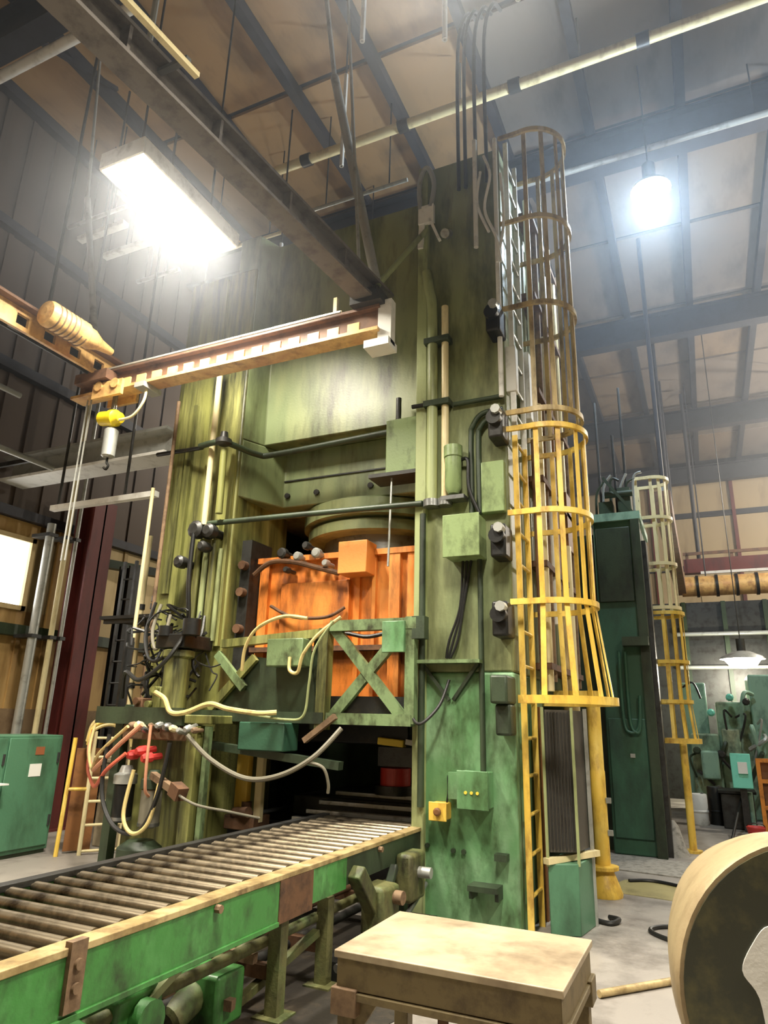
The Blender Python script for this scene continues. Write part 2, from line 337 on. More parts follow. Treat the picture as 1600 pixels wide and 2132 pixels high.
# ---- strip lamps
def strip_lamp(x, y, z, w, col, label):
    t = thing('strip_lamp', label, 'lamp', (x, y, z), 'fluorescent high bay lamps')
    part('housing', MB().box(x-.26, x+.26, y-.68, y+.68, z+.03, z+.11).box(x-.27, x-.25, y-.68, y+.68, z-.06, z+.1).box(x+.25, x+.27, y-.68, y+.68, z-.06, z+.1).box(x-.26, x+.26, y-.70, y-.68, z-.06, z+.11).box(x-.26, x+.26, y+.68, y+.70, z-.06, z+.11).box(x-.02, x+.02, y-.68, y+.68, z-.02, z+.03), 'white_paint', t)
    for dx in (-.185, -.08, .08, .185): part('tube', CY((x+dx, y-.64, z-.005), (x+dx, y+.64, z-.005), .034, 10), 'tube_light', t)
    for dy in (-.5, .5): part('hanger', CY((x, y+dy, z+.11), (x, y+dy, 11.1), .012, 6), 'steel_dark', t)
    ld = bpy.data.lights.new('strip_lamp_light', 'AREA'); ld.shape = 'RECTANGLE'; ld.size = .46; ld.size_y = 1.3; ld.energy = w; ld.color = col; ld.spread = math.radians(142)
    lo = bpy.data.objects.new('strip_lamp_light', ld); C.objects.link(lo); lo.parent = t; lo.location = (0, 0, -.045)
    return t
L1 = ['twin fluorescent strip lamp glowing over the left of the press', 'fluorescent strip lamp behind the viewer on the left', 'fluorescent strip lamp behind the viewer over the conveyor', 'fluorescent strip lamp above the aisle on the right']
for a, lab in zip(BAY_LIGHTS, L1): strip_lamp(*a, lab)
# ---- discharge lamps
def hid_lamp(x, y, z, w, col, label):
    q = 1.7 if z < 4 else 1.0
    t = thing('high_bay_lamp', label, 'lamp', (x, y, z), 'round high bay lamps')
    part('reflector', MB().lathe((x, y, z), (0, 0, 1), [(.06, .27*q), (.12, .24*q), (.22, .11*q), (.24, .07)], 20, False), 'galvanised', t)
    part('ballast', CY((x, y, z+.24), (x, y, z+.5), .09), 'steel_dark', t)
    part('bulb', MB().lathe((x, y, z-.05), (0, 0, 1), [(-.05*q, .05), (.02-.04*q, .15*q), (.09, .21*q), (.15, .20*q), (.2, .05)], 20), 'hid_light' if col == COOL else 'hid_warm', t)
    part('cable', CY((x, y, z+.5), (x, y, 11.1), .012, 6), 'steel_dark', t)
    ld = bpy.data.lights.new('high_bay_light', 'POINT'); ld.energy = w; ld.color = col; ld.shadow_soft_size = .16
    lo = bpy.data.objects.new('high_bay_light', ld); C.objects.link(lo); lo.parent = t; lo.location = (0, 0, -.25)
L2 = ['cool white round lamp glowing high right of the ladder cage', 'added lamp out of view on the right, lighting the far bay', 'added lamp out of view near the end wall, lighting the far bay', 'low warm lamp glowing over the far teal machines', 'round lamp behind the press near the left wall']
for a, lab in zip(HID_LIGHTS, L2): hid_lamp(*a, lab)

# ================================================================= THE PRESS
pr = thing('forging_press', 'huge green hydraulic forging press with orange slide filling the centre', 'press', (-3.5, 6.9, 0))
XL0, XL1, XR0, XR1, PY0, PY1, PT = -5.62, -4.60, -2.38, -1.48, 5.9, 7.0, 7.65
rc = part('right_column', B(XR0, XR1, PY0, PY1, 2.02, PT), 'press_green', pr, .02)
part('right_column_base', B(XR0, XR1, PY0-.006, PY1, 0, 2.02), 'bright_green', pr, .02, 'brighter green lower column')  # lower column has its own brighter green material
part('edge_strip', B(XR0-.015, XR0+.10, PY0-.06, PY0+.05, 0, PT), 'pale_green', pr, .008)
part('left_column', B(XL0, XL1, PY0, PY1, 0, 7.0), 'press_green_left', pr, .02)
for i, (x0, x1, d, z0, z1) in enumerate(((-5.52, -5.40, .03, 2.9, 5.6), (-5.36, -5.27, .05, 2.7, 5.2), (-5.05, -4.99, .05, 2.3, 6.9), (-4.80, -4.74, .07, 2.3, 3.7), (-4.68, -4.62, .05, 2.3, 4.6))):
    part('rib', B(x0, x1, PY0-d, PY0+.01, z0, z1), 'press_green_left', pr)
part('dark_backing', B(XL0, XR1, 8.6, 9.0, 0, PT), 'dark_green', pr)  # backing added behind the opening so that it stays dark
part('side_panel', B(XR1-.14, XR1-.06, PY1, 8.6, 1.9, PT), 'press_green', pr)
part('side_panel', B(XL0, XL0+.08, PY1, 8.6, 0, 7.0), 'dark_green', pr)
cr = part('crown', MB().prism([(XL1-.3, PY0+.03), (XL1, PY0+.03), (-4.36, 6.5), (XR0+.3, 6.5), (XR0+.3, 8.6), (XL1-.3, 8.6)], 3.98, 4.68), 'press_green', pr, .015)
part('upper_crown', MB().prism([(XL1-.3, PY0+.02), (XL1, PY0+.02), (-4.49, 6.2), (XR0+.3, 6.2), (XR0+.3, 8.6), (XL1-.3, 8.6)], 4.68, 7.5), 'press_green', pr, .015)
part('crown_seam', B(-4.36, XR0, 6.485, 6.5, 4.3, 4.315), 'oily_black', pr)
for (x, z) in ((-4.3, 4.12), (-3.9, 4.12), (-3.2, 4.12), (-2.6, 4.12)): part('bolt', CY((x, 6.47, z), (x, 6.52, z), .035, 8), 'steel_dark', pr)
# valve block on the crown front at its right end
vb = part('valve_block', B(-2.78, -2.42, 5.96, 6.2, 4.02, 4.62), 'box_green', pr, .01)
part('valve_plate', B(-2.95, -2.40, 5.92, 6.22, 3.98, 4.02), 'steel_dark', pr)
part('valve_stem', CY((-2.68, 6.05, 4.62), (-2.68, 6.05, 4.9), .03), 'steel_dark', pr)
# ram
rm = part('ram_cylinder', MB().lathe((-3.42, 7.35, 3.60), (0, 0, 1), [(0, .88), (.015, .92), (.13, .92), (.14, .84), (.17, .84), (.18, .98), (.36, .98), (.40, .9)], 48), 'press_green', pr)
part('ram_rod', CY((-3.42, 7.35, 3.2), (-3.42, 7.35, 3.6), .72, n=36), 'steel', pr)
# slide (orange)
sl = part('slide', B(-4.46, -2.44, 6.28, 8.2, 1.75, 3.30), 'orange', pr, .015, 'worn orange slide block')
for x0, x1, d in ((-3.02, -2.98, .05), (-2.82, -2.70, .07), (-2.62, -2.46, .06), (-3.22, -3.17, .03), (-4.40, -4.30, .05)):
    part('slide_rib', B(x0, x1, 6.28-d, 6.28, 1.8, 3.28), 'orange', sl)
part('slide_panel', B(-4.12, -3.28, 6.22, 6.28, 2.3, 3.0), 'orange', sl, .006); part('slide_ledge', B(-4.44, -2.44, 6.2, 6.28, 3.24, 3.30), 'orange', sl)
part('slide_ledge', B(-4.44, -2.44, 6.16, 6.28, 2.26, 2.31), 'rust', sl)
part('terminal_box', B(-3.32, -2.99, 6.02, 6.26, 3.02, 3.36), 'orange_box', sl, .008, 'light orange box on slide')
for i, (x, z, r) in enumerate(((-4.05, 3.31, .06), (-3.85, 3.26, .05), (-3.75, 3.37, .045), (-3.62, 3.28, .055), (-3.98, 3.12, .035), (-3.5, 3.16, .04))):
    part('fitting', MB().lathe((x, 6.05, z), (0, 1, 0), [(0, r*.7), (.02, r), (.08, r), (.09, r*.6), (.2, r*.6)], 12), 'galvanised' if i % 2 else 'steel_dark', sl)
part('slide_pipe', TU([(-4.42, 6.12, 3.1), (-4.2, 6.1, 3.22), (-3.9, 6.08, 3.2), (-3.6, 6.1, 3.12), (-3.35, 6.12, 3.05)], .028), 'rust', sl)
part('slide_pipe', TU([(-4.2, 6.16, 2.75), (-3.9, 6.14, 2.62), (-3.5, 6.14, 2.6), (-3.3, 6.18, 2.7)], .018), 'rust', sl)
part('slide_guide', B(-4.60, -4.47, 6.1, 6.5, 2.0, 3.5), 'steel_dark', pr)
for z in (2.5, 2.9, 3.2): part('guide_bolt', CY((-4.53, 6.02, z), (-4.53, 6.1, z), .05, 10), 'rust', pr)
# dies and bed in the dark opening
part('upper_die', B(-4.2, -2.7, 6.5, 8.0, 1.36, 1.76), 'oily_black', pr, .02)
part('bed', B(XL1, XR0, 6.25, 8.6, 0, .62), 'oily_black', pr, .02)
part('lower_die', B(-4.1, -2.6, 6.7, 8.0, .62, .82), 'steel_dark', pr, .02)
for y, z in ((6.35, .74), (6.6, .80), (6.95, .86)): part('die_rail', B(-3.7, -2.45, y-.05, y+.04, z-.035, z), 'steel', pr)
for x, z, y in ((-2.75, .66, 6.1), (-3.4, .68, 6.15)): part('wear_bar', B(x-.35, x+.3, y-.03, y+.03, z-.03, z+.01), 'steel', pr)
part('die_ring', CY((-3.05, 7.0, .95), (-3.05, 7.0, 1.12), .16, n=20), 'red_paint', pr, 0, 'red ring on the lower die')
part('die_ring', CY((-3.05, 7.0, .86), (-3.05, 7.0, .95), .22, n=20), 'steel_dark', pr)
part('stripper_plate', B(-3.05, -2.42, 6.55, 6.6, 1.16, 1.34), 'steel_dark', pr)
part('lubricator', MB().bar((-3.02, 6.5, 1.40), (-2.74, 6.5, 1.38), .09, .07), 'yellow_plain', pr, .01)
part('lubricator_arm', MB().bar((-2.72, 6.5, 1.40), (-2.45, 6.5, 1.36), .06, .05), 'steel', pr)
# pipes on the right column front
def pipe(parent, pts, r, m, n=10, k=6, name='pipe'): return part(name, MB().tube(spline(pts, k), r, n), m, parent)
pipe(pr, [(-2.215, 5.83, 3.62), (-2.215, 5.83, 5.6), (-2.26, 5.85, 6.0), (-2.3, 5.87, 6.25)], .055, 'pale_green')
pipe(pr, [(-2.08, 5.84, 3.62), (-2.08, 5.84, 5.75)], .038, 'cream_pipe', k=2)
pipe(pr, [(-2.30, 5.82, 0.9), (-2.30, 5.82, 3.5)], .03, 'dark_green', k=2)
pipe(pr, [(-2.0, 5.86, 4.62), (-1.5, 5.86, 4.62)], .024, 'dark_green', k=2)
pipe(pr, [(-2.42, 5.80, 4.64), (-2.1, 5.80, 4.64)], .022, 'oily_black', k=2)
for z in (5.35, 4.64): part('pipe_clamp', B(-2.29, -2.02, 5.77, 5.9, z-.03, z+.03), 'dark_green', pr)
for x, r in ((-2.215, .085), (-2.08, .07)): part('flange', CY((x, 5.83, 3.56), (x, 5.83, 3.63), r), 'steel', pr)
for dr in (0, .075):
    pipe(pr, [(-1.82+dr, 5.85, 3.45), (-1.82+dr, 5.85, 4.2), (-1.80+dr, 5.84, 4.34-dr*.4), (-1.70+dr*.6, 5.84, 4.46-dr), (-1.5, 5.85, 4.48-dr)], .026, 'dark_green')
part('accumulator', MB().lathe((-1.985, 5.80, 3.66), (0, 0, 1), [(0, .05), (.06, .08), (.36, .08), (.37, .09), (.48, .09), (.49, .05)], 16), 'box_green', pr)
part('accumulator_foot', B(-2.10, -1.87, 5.76, 5.9, 3.60, 3.64), 'steel', pr)
pipe(pr, [(-1.92, 5.82, 4.0), (-1.84, 5.8, 3.98), (-1.83, 5.8, 3.7), (-1.74, 5.82, 3.45)], .018, 'oily_black')
part('stub_box', B(-1.72, -1.5, 5.82, 5.9, 3.45, 3.95), 'box_green', pr, .01)
pipe(pr, [(-1.755, 5.86, 3.02), (-1.755, 5.86, 1.2)], .024, 'dark_green', k=2)
for dx in (0, .04, .08): pipe(pr, [(-1.92+dx, 5.87, 3.02), (-1.95+dx*.4, 5.87, 2.6), (-2.05+dx, 5.86, 2.3), (-2.08+dx*.5, 5.86, 2.14)], .012, 'oily_black', 6)
part('angle_shelf', B(-2.34, -1.74, 5.74, 5.9, 2.09, 2.12), 'frame_green', pr)
for xa, xb in ((-2.3, -2.06), (-1.78, -2.02)): part('shelf_brace', MB().bar((xa, 5.84, 2.09), (xb, 5.88, 1.78), .035, .03), 'dark_green', pr)
part('column_cover', MB().box(-1.62, -1.47, 5.62, 5.92, 1.75, 1.98).box(-1.6, -1.47, 5.7, 5.9, 1.5, 1.75), 'dark_green', pr, .02)
for z, m in ((5.40, 'oily_black'), (4.28, 'steel_dark'), (3.15, 'oily_black'), (2.46, 'oily_black')):
    part('clamp_block', MB().box(-1.60, -1.46, 5.66, 5.92, z-.16, z+.14).cyl((-1.53, 5.6, z+.02), (-1.53, 5.7, z+.02), .07), m, pr, .02)
    part('clamp_nut', CY((-1.50, 5.56, z+.08), (-1.50, 5.66, z+.08), .045, 8), 'galvanised', pr)
part('step_bracket', MB().box(-1.86, -1.62, 5.72, 5.9, .33, .37).box(-1.86, -1.83, 5.76, 5.9, .27, .33).box(-1.65, -1.62, 5.76, 5.9, .27, .33), 'dark_green', pr)
part('small_step', B(-1.66, -1.56, 5.80, 5.9, .55, .60), 'dark_green', pr)
for x, z in ((-2.26, .60), (-2.03, .58), (-1.94, .58)): part('bolt_hole', CY((x, 5.87, z), (x, 5.9, z), .02, 8), 'dark_green', pr)
# pipes along the crown and left column
pipe(pr, [(-4.95, 5.62, 4.52), (-4.62, 5.62, 4.52), (-4.45, 6.02, 4.50), (-4.2, 6.1, 4.50), (-2.75, 6.1, 4.55)], .035, 'dark_green')
pipe(pr, [(-5.75, 5.8, 4.60), (-5.2, 5.72, 4.55), (-4.95, 5.66, 4.52)], .025, 'oily_black')
pipe(pr, [(-4.95, 5.72, 3.62), (-3.6, 5.78, 3.62), (-2.3, 5.80, 3.60)], .03, 'dark_green', k=3)
pipe(pr, [(-4.84, 5.70, 3.6), (-4.84, 5.70, 5.6)], .035, 'cream_pipe', k=2)
part('ring_valve', MB().lathe((-4.62, 5.62, 4.48), (0, 0, 1), [(0, .05), (.02, .09), (.07, .09), (.09, .05), (.16, .04)], 14), 'steel_dark', pr)
pipe(pr, [(-4.62, 5.64, 4.45), (-4.62, 5.66, 3.7)], .04, 'press_green_left', k=2)
pipe(pr, [(-5.42, 5.70, 2.2), (-5.42, 5.70, 5.2)], .022, 'rust_light', k=2)
pipe(pr, [(-5.70, 5.75, 2.4), (-5.70, 5.75, 4.15)], .022, 'cream_pipe', k=2)
for x, z, r in ((-4.92, 3.55, .10), (-4.74, 3.52, .08), (-5.1, 3.2, .07), (-4.8, 3.35, .06)): part('coupling', MB().lathe((x, 5.62, z), (0, 1, 0), [(0, r*.6), (.03, r), (.12, r), (.13, r*.6), (.3, r*.6)], 10), 'steel_dark', pr)
pipe(pr, [(-4.92, 5.64, 3.5), (-4.9, 5.62, 3.0), (-4.88, 5.66, 2.5), (-4.95, 5.66, 2.2)], .025, 'oily_black')
for i in range(4): pipe(pr, [(-4.98+i*.1, 5.83, 2.35), (-4.98+i*.1, 5.83, 3.45-.1*(i % 2))], .026+.006*(i % 3), 'pale_green' if i % 2 else 'press_green_left', k=2)
part('side_cylinder', MB().lathe((-4.86, 5.55, 1.62), (0, 0, 1), [(0, .13), (.52, .13), (.54, .16), (.60, .16), (.62, .11), (.70, .11)], 18), 'press_green_left', pr)
part('side_cylinder_head', MB().box(-5.05, -4.68, 5.4, 5.85, 2.24, 2.38).cyl((-4.62, 5.42, 2.36), (-4.62, 5.42, 2.52), .09).cyl((-4.95, 5.42, 2.36), (-4.95, 5.42, 2.46), .07), 'oily_black', pr, .01)
# side pipes seen through the ladder cage
for y, z0, z1, r, m in ((6.75, 1.9, 4.9, .055, 'cream_pipe'), (7.25, 2.6, 6.0, .05, 'white_paint'), (7.75, 1.9, 7.6, .06, 'yellow_worn'), (7.95, 1.7, 3.6, .09, 'cream_pipe'), (8.4, 2.0, 7.6, .05, 'rust_light'), (6.52, 1.9, 4.4, .03, 'rust'), (6.64, 4.6, 7.5, .035, 'white_paint'), (7.0, 2.0, 7.4, .04, 'rust_light'), (7.48, 3.0, 7.0, .045, 'brown_paint'), (8.1, 3.8, 7.4, .05, 'cream_pipe')):
    pipe(pr, [(-1.36, y, z0), (-1.36, y, z1)], r, m, 12, 2, 'riser_pipe')
part('riser_cover', B(-1.46, -1.36, 6.45, 6.62, 4.62, 5.40), 'white_paint', pr, .01, 'white riser cover box')
part('riser_cover', B(-1.52, -1.38, 5.94, 6.05, 4.7, 5.2), 'white_paint', pr, .01)
for z in (2.1, 3.1, 4.0, 5.0, 6.2, 7.3): part('riser_clamp', B(-1.5, -1.3, 6.65, 8.5, z, z+.06), 'rust', pr)
part('side_box', B(-1.48, -1.3, 8.0, 8.4, 3.6, 4.3), 'brown_paint', pr)
# white cables and chains at the press head
for i, P in enumerate(([(-1.72, 5.8, 7.75), (-1.72, 5.8, 6.35)], [(-1.62, 5.8, 7.5), (-1.55, 5.78, 7.2), (-1.62, 5.8, 6.8), (-1.5, 5.78, 6.4), (-1.46, 5.8, 6.1)], [(-1.5, 5.82, 7.7), (-1.5, 5.82, 4.6)], [(-1.44, 5.8, 7.2), (-1.42, 5.8, 6.6), (-1.5, 5.8, 6.1)], [(-1.66, 5.8, 7.3), (-1.7, 5.8, 6.9), (-1.58, 5.8, 6.5)])):
    pipe(pr, P, .026 if i in (0, 2) else .016, 'white_paint', 8, 6, 'head_cable')
for i, (x, z) in enumerate(((-1.92, 8.3), (-1.84, 8.3), (-1.72, 8.3), (-1.6, 8.3))):
    pipe(pr, [(x, 5.85, 7.2), (x, 5.85, 9.2), (x+.1, 5.9, 9.8), (x+.1, 6.3, 10.2)], .022, 'steel_dark', 8, 5, 'head_conduit')

# ---- clamp frame hanging in front of the slide
xf = thing('slide_frame', 'green cross-braced guard frame bolted in front of the orange slide', 'frame', (-3.3, 5.75, 1.55))
def fb(p, q, w=.1, h=.09, nm='member', m='frame_green'): return part(nm, MB().bar(p, q, w, h, (0, 1, 0)), m, xf)
FY = 5.72
fb((-3.18, FY, 2.44), (-2.30, FY, 2.44), .10, .10, 'top_beam'); fb((-3.18, FY, 1.60), (-2.34, FY, 1.60), .10, .10, 'bottom_beam')
fb((-3.16, FY+.01, 2.42), (-2.42, FY+.01, 1.60), .095, .06, 'diagonal'); fb((-3.16, FY+.02, 1.60), (-2.42, FY+.02, 2.42), .095, .06, 'diagonal')
fb((-2.36, FY, 1.57), (-2.36, FY, 2.5), .09, .09, 'post'); fb((-3.24, FY, 1.5), (-3.24, FY, 2.42), .10, .12, 'post', 'press_green_left'); fb((-3.36, FY+.08, 1.5), (-3.36, FY+.08, 2.4), .06, .1, 'post', 'dark_green')
part('junction_plate', B(-2.62, -2.40, FY-.08, FY-.04, 2.18, 2.46), 'bright_green', xf, .006)
part('corner_plate', B(-2.34, -2.22, FY-.05, FY+.06, 2.3, 2.5), 'dark_green', xf)
fb((-4.45, FY, 2.3), (-3.24, FY, 2.38), .08, .09, 'top_beam', 'press_green_left'); fb((-4.7, FY, 1.6), (-3.2, FY, 1.6), .1, .14, 'bottom_beam', 'dark_green')
fb((-4.48, FY-.03, 2.2), (-4.12, FY-.03, 1.86), .08, .05, 'diagonal'); fb((-4.52, FY-.02, 1.66), (-4.02, FY-.02, 2.16), .08, .05, 'diagonal', 'press_green_left')
part('sheet_guard', MB().add([(-4.14, FY+.02, 2.18), (-3.40, FY+.02, 2.10), (-3.30, FY+.02, 1.60), (-4.55, FY+.02, 1.60), (-4.14, FY+.06, 2.18), (-3.40, FY+.06, 2.10), (-3.30, FY+.06, 1.60), (-4.55, FY+.06, 1.60)], [(0, 1, 2, 3), (7, 6, 5, 4), (0, 4, 5, 1), (1, 5, 6, 2), (2, 6, 7, 3), (3, 7, 4, 0)]), 'dark_green', xf)
part('side_box', B(-3.80, -3.40, FY-.16, FY+.02, 2.06, 2.32), 'frame_green', xf, .01)
part('lower_block', B(-4.02, -3.52, FY-.2, FY+.06, 1.30, 1.55), 'far_green', xf, .01)
part('lower_arm', MB().bar((-4.4, FY-.12, 1.33), (-3.0, FY-.05, 1.20), .10, .07), 'dark_green', xf)
fb((-3.36, FY-.1, 1.4), (-3.05, FY-.1, 1.62), .05, .05, 'bracket', 'rust_light')
part('hanger_block', B(-4.4, -2.35, FY+.05, 6.3, 1.62, 1.80), 'oily_black', xf)

# ---- boxes mounted on the press
def wallbox(name, x0, x1, y0, z0, z1, m, label, cat, lip=True):
    t = thing(name, label, cat, ((x0+x1)/2, y0+.1, z0)); part('body', B(x0, x1, y0, 5.9, z0, z1), m, t, .008)
    if lip: part('door', B(x0-.008, x1+.008, y0-.018, y0, z0-.008, z1+.008), m, t, .005)
    return t
wallbox('junction_box', -2.03, -1.70, 5.66, 3.02, 3.40, 'box_green', 'square pale green junction box high on the right press column', 'electrical box')
t = wallbox('control_box', -1.93, -1.68, 5.72, .93, 1.21, 'bright_green', 'green control box with small yellow buttons low on the right column', 'electrical box')
for x in (-1.86, -1.81, -1.76): part('button', CY((x, 5.695, 1.05), (x, 5.705, 1.05), .013, 10), 'yellow_plain', t)
part('side_plate', B(-2.06, -1.93, 5.84, 5.9, .98, 1.19), 'bright_green', t)
t = wallbox('stop_button_box', -2.19, -2.05, 5.76, .82, .95, 'yellow', 'small yellow stop button box on the right press column', 'switch')
part('stop_button', MB().lathe((-2.115, 5.745, .885), (0, -1, 0), [(0, .02), (.012, .032), (.03, .032), (.036, .02)], 14), 'brown_paint', t)
part('cable', TU([(-2.07, 5.84, .95), (-2.06, 5.85, 1.05), (-2.06, 5.85, 1.16), (-2.0, 5.85, 1.17)], .008, 6), 'oily_black', t)

# ================================================================= CAGED LADDERS
def caged_ladder(name, lx, cx, cy, r, rb, ztop, zplat, hoops_lo, hoops_hi, ladder_y, rail_x, m_lo, m_hi, label, rh=.0):
    t = thing(name, label, 'ladder', (cx, cy, 0), 'caged ladders')
    y0, y1 = ladder_y; b = .02
    zs = hoops_lo[-1]
    for y in (y0, y1):
        part('rail', MB().bar((rail_x, y, 0), (rail_x, y, zs), .05, .022, (0, 1, 0)), m_lo, t)
        part('rail', MB().bar((rail_x, y, zs), (rail_x, y, ztop), .05, .022, (0, 1, 0)), m_hi if m_hi != 'yellow_worn' else 'white_paint', t)
    rung = MB().cyl((0, y0-y0, 0), (0, y1-y0, 0), .016, 8); rm_ = {k: rung.mesh('rung', k) for k in (m_lo, 'galvanised')}
    z = .28
    while z < ztop-.05:
        link('rung', rm_[m_lo if z < zs else 'galvanised'], t, (rail_x, y0, z)); z += .30
    def hoop(z, rr, m, th=.006, hh=.05, back=lx):
        pts = []
        for i in range(25):
            a = math.radians(-100+200*i/24); pts.append((cx+rr*math.cos(a), cy+rr*math.sin(a)))
        pts = [(back, pts[0][1])]+pts+[(back, pts[-1][1])]
        vs = []; fs = []
        for x, y in pts:
            d = Vector((x-cx, y-cy, 0)).normalized()*.014
            vs += [(x-d.x, y-d.y, z-hh/2), (x+d.x, y+d.y, z-hh/2), (x+d.x, y+d.y, z+hh/2), (x-d.x, y-d.y, z+hh/2)]
        for i in range(len(pts)-1):
            for k in range(4): k2 = (k+1) % 4; fs.append((i*4+k, i*4+k2, i*4+4+k2, i*4+4+k))
        return part('hoop', MB().add(vs, fs), m, t)
    for i, z in enumerate(hoops_lo[1:]): hoop(z, r, m_lo)
    for z in hoops_hi: hoop(z, r-.03, m_hi)
    # bottom ring, flat and thick
    ring = MB(); n = 30; vs = []; fs = []
    for i in range(n+1):
        a = math.radians(-115+230*i/n); c, s_ = math.cos(a), math.sin(a)
        for rr, z in ((rb-.05, zplat-.03), (rb+.02, zplat-.03), (rb+.02, zplat+.035), (rb-.05, zplat+.035)): vs.append((cx+rr*c, cy+rr*s_, z))
    for i in range(n):
        for k in range(4): k2 = (k+1) % 4; fs.append((i*4+k, i*4+k2, i*4+4+k2, i*4+4+k))
    fs += [(0, 1, 2, 3), (n*4+3, n*4+2, n*4+1, n*4)]
    part('bottom_ring', ring.add(vs, fs), m_lo, t)
    for a in (-90, -60, -30, 0, 30, 60, 90):
        a = math.radians(a); c, s_ = math.cos(a), math.sin(a); w = .045; h = .012
        p = lambda rr, z: (cx+rr*c, cy+rr*s_, z)
        mb = MB().bar(p(r-.02, hoops_lo[1]), p(r-.02, hoops_lo[-1]), w, h, (c, s_, 0)).bar(p(rb-.02, zplat), p(r-.02, hoops_lo[1]), w, h, (c, s_, 0))
        part('cage_bar', mb, m_lo, t)
        if hoops_hi: part('cage_bar', MB().bar(p(r-.05, hoops_hi[0]), p(r-.05, hoops_hi[-1]), w, h, (c, s_, 0)), m_hi, t)
    return t
caged_ladder('caged_ladder', -1.46, -1.19, 6.2, .40, .50, 7.75, 1.79, [1.79, 2.61, 3.42, 4.24], [4.42, 5.56, 6.58, 7.7], (5.97, 6.36), -1.42, 'yellow', 'yellow_worn', 'tall yellow caged ladder on the right side of the press')
caged_ladder('caged_ladder', -.70, -.46, 10.95, .28, .33, 5.3, 1.42, [1.42, 1.95, 2.5, 3.2], [3.28, 3.94, 4.66, 5.3], (10.75, 11.15), -.68, 'yellow', 'cream_pipe', 'smaller yellow caged ladder on the second press far behind')
t = thing('yellow_post', 'slim yellow post under the second ladder cage', 'post', (-.36, 10.9, 0)); part('shaft', CY((-.36, 10.9, 0), (-.36, 10.9, 1.42), .05), 'yellow', t); part('foot', CY((-.36, 10.9, 0), (-.36, 10.9, .03), .12), 'yellow', t)
t = thing('yellow_post', 'thick yellow steel post on a flared foot beside the caged ladder', 'post', (-1.10, 7.74, 0))
part('shaft', MB().lathe((-1.10, 7.74, .0), (0, 0, 1), [(.28, .075), (1.15, .075), (1.16, .07), (1.95, .07)], 18), 'yellow', t)
part('foot', MB().lathe((-1.10, 7.74, 0), (0, 0, 1), [(0, .17), (.03, .175), (.10, .15), (.22, .10), (.24, .15), (.27, .15), (.28, .08)], 20), 'yellow', t)
part('arm', MB().bar((-1.5, 7.74, 1.9), (-1.02, 7.74, 1.9), .1, .1), 'yellow', t)
for z in (.55, .85): part('clip', B(-1.03, -.98, 7.70, 7.74, z, z+.05), 'galvanised', t)

# ---- guard panel beside the ladder
t = thing('side_guard', 'narrow guard with dark grille over a green plinth behind the ladder foot', 'guard', (-1.2, 6.3, 0))
A_, B_ = Vector((-1.29, 6.10, 0)), Vector((-1.06, 6.42, 0))
def gp(k, z): p = A_+(B_-A_)*k; return (p.x, p.y, z)
part('plinth', MB().prism([(-1.30, 6.10), (-1.08, 6.22), (-1.02, 6.62), (-1.30, 6.62)], 0, .52), 'cabinet_green', t, .008)
part('grille', MB().prism([(-1.285, 6.14), (-1.085, 6.26), (-1.04, 6.58), (-1.285, 6.58)], .60, 1.72), 'grille_grey', t)
for i in range(9):
    k = i/8; x = -1.285+.2*k; y = 6.135+.12*k; part('slat', MB().bar((x, y-.006, .62), (x, y-.006, 1.70), .012, .012), 'steel_dark', t)
for x, y in ((-1.30, 6.11), (-1.075, 6.24)): part('edge_post', MB().bar((x, y, .5), (x, y, 1.74), .022, .022), 'pale_green', t)
part('sill', MB().bar((-1.31, 6.08, .54), (-.98, 6.60, .56), .06, .045), 'cream_pipe', t)
part('edge_post', MB().bar((-1.02, 6.60, 0), (-1.02, 6.60, 1.74), .03, .03), 'galvanised', t)
part('back_post', B(-1.47, -1.40, 6.52, 6.6, 0, 1.75), 'brown_paint', t)

# ================================================================= ROLLER CONVEYOR
cv = thing('roller_conveyor', 'green roller conveyor with tan rails running into the press', 'conveyor', (-2.85, 3.4, 0))
CX0, CX1, CZ, CYA, CYB = -3.42, -2.30, .74, .55, 6.15
part('rail', B(CX1-.10, CX1, CYA, 4.0, CZ-.03, CZ), 'rail_tan', cv, .004, 'tan worn near rail top')
part('rail', B(CX1-.10, CX1, 4.0, CYB, CZ-.03, CZ), 'rail_tan', cv, .004)
part('rail', B(CX0, CX0+.07, CYA, CYB, CZ-.03, CZ+.005), 'steel_dark', cv, .004)
for x in (CX1-.03, CX0+.0):
    part('side_channel', MB().box(x, x+.025, CYA, 3.68, CZ-.24, CZ-.03).box(x-.06, x+.035, CYA, 3.68, CZ-.26, CZ-.235), 'conveyor_green', cv, .003)
    part('splice_plate', B(x-.01, x+.03, 3.68, 4.05, CZ-.25, CZ-.03), 'rust', cv)
    part('side_channel', MB().box(x, x+.025, 4.05, 4.5, CZ-.22, CZ-.03), 'conveyor_green', cv)
    part('side_channel', MB().box(x, x+.025, 4.5, CYB, CZ-.20, CZ-.03), 'dark_green', cv)
rol = MB().lathe((CX0+.07, 0, 0), (1, 0, 0), [(0, .02), (.02, .02), (.021, .031), (CX1-CX0-.20, .031), (CX1-CX0-.199, .02), (CX1-CX0-.17, .02)], 14).mesh('roller', 'roller_steel', (CX0+.07, 0, 0))
y = CYA+.1; i = 0
while y < CYB-.05:
    link('roller', rol, cv, (CX0+.07, y, CZ-.035)); y += .15; i += 1
part('stop_bracket', MB().box(CX1-.02, CX1+.015, 2.2, 2.28, CZ-.22, CZ+.02).cyl((CX1+.01, 2.24, CZ-.06), (CX1+.03, 2.24, CZ-.06), .02).cyl((CX1+.01, 2.24, CZ-.14), (CX1+.03, 2.24, CZ-.14), .02), 'rust_light', cv)
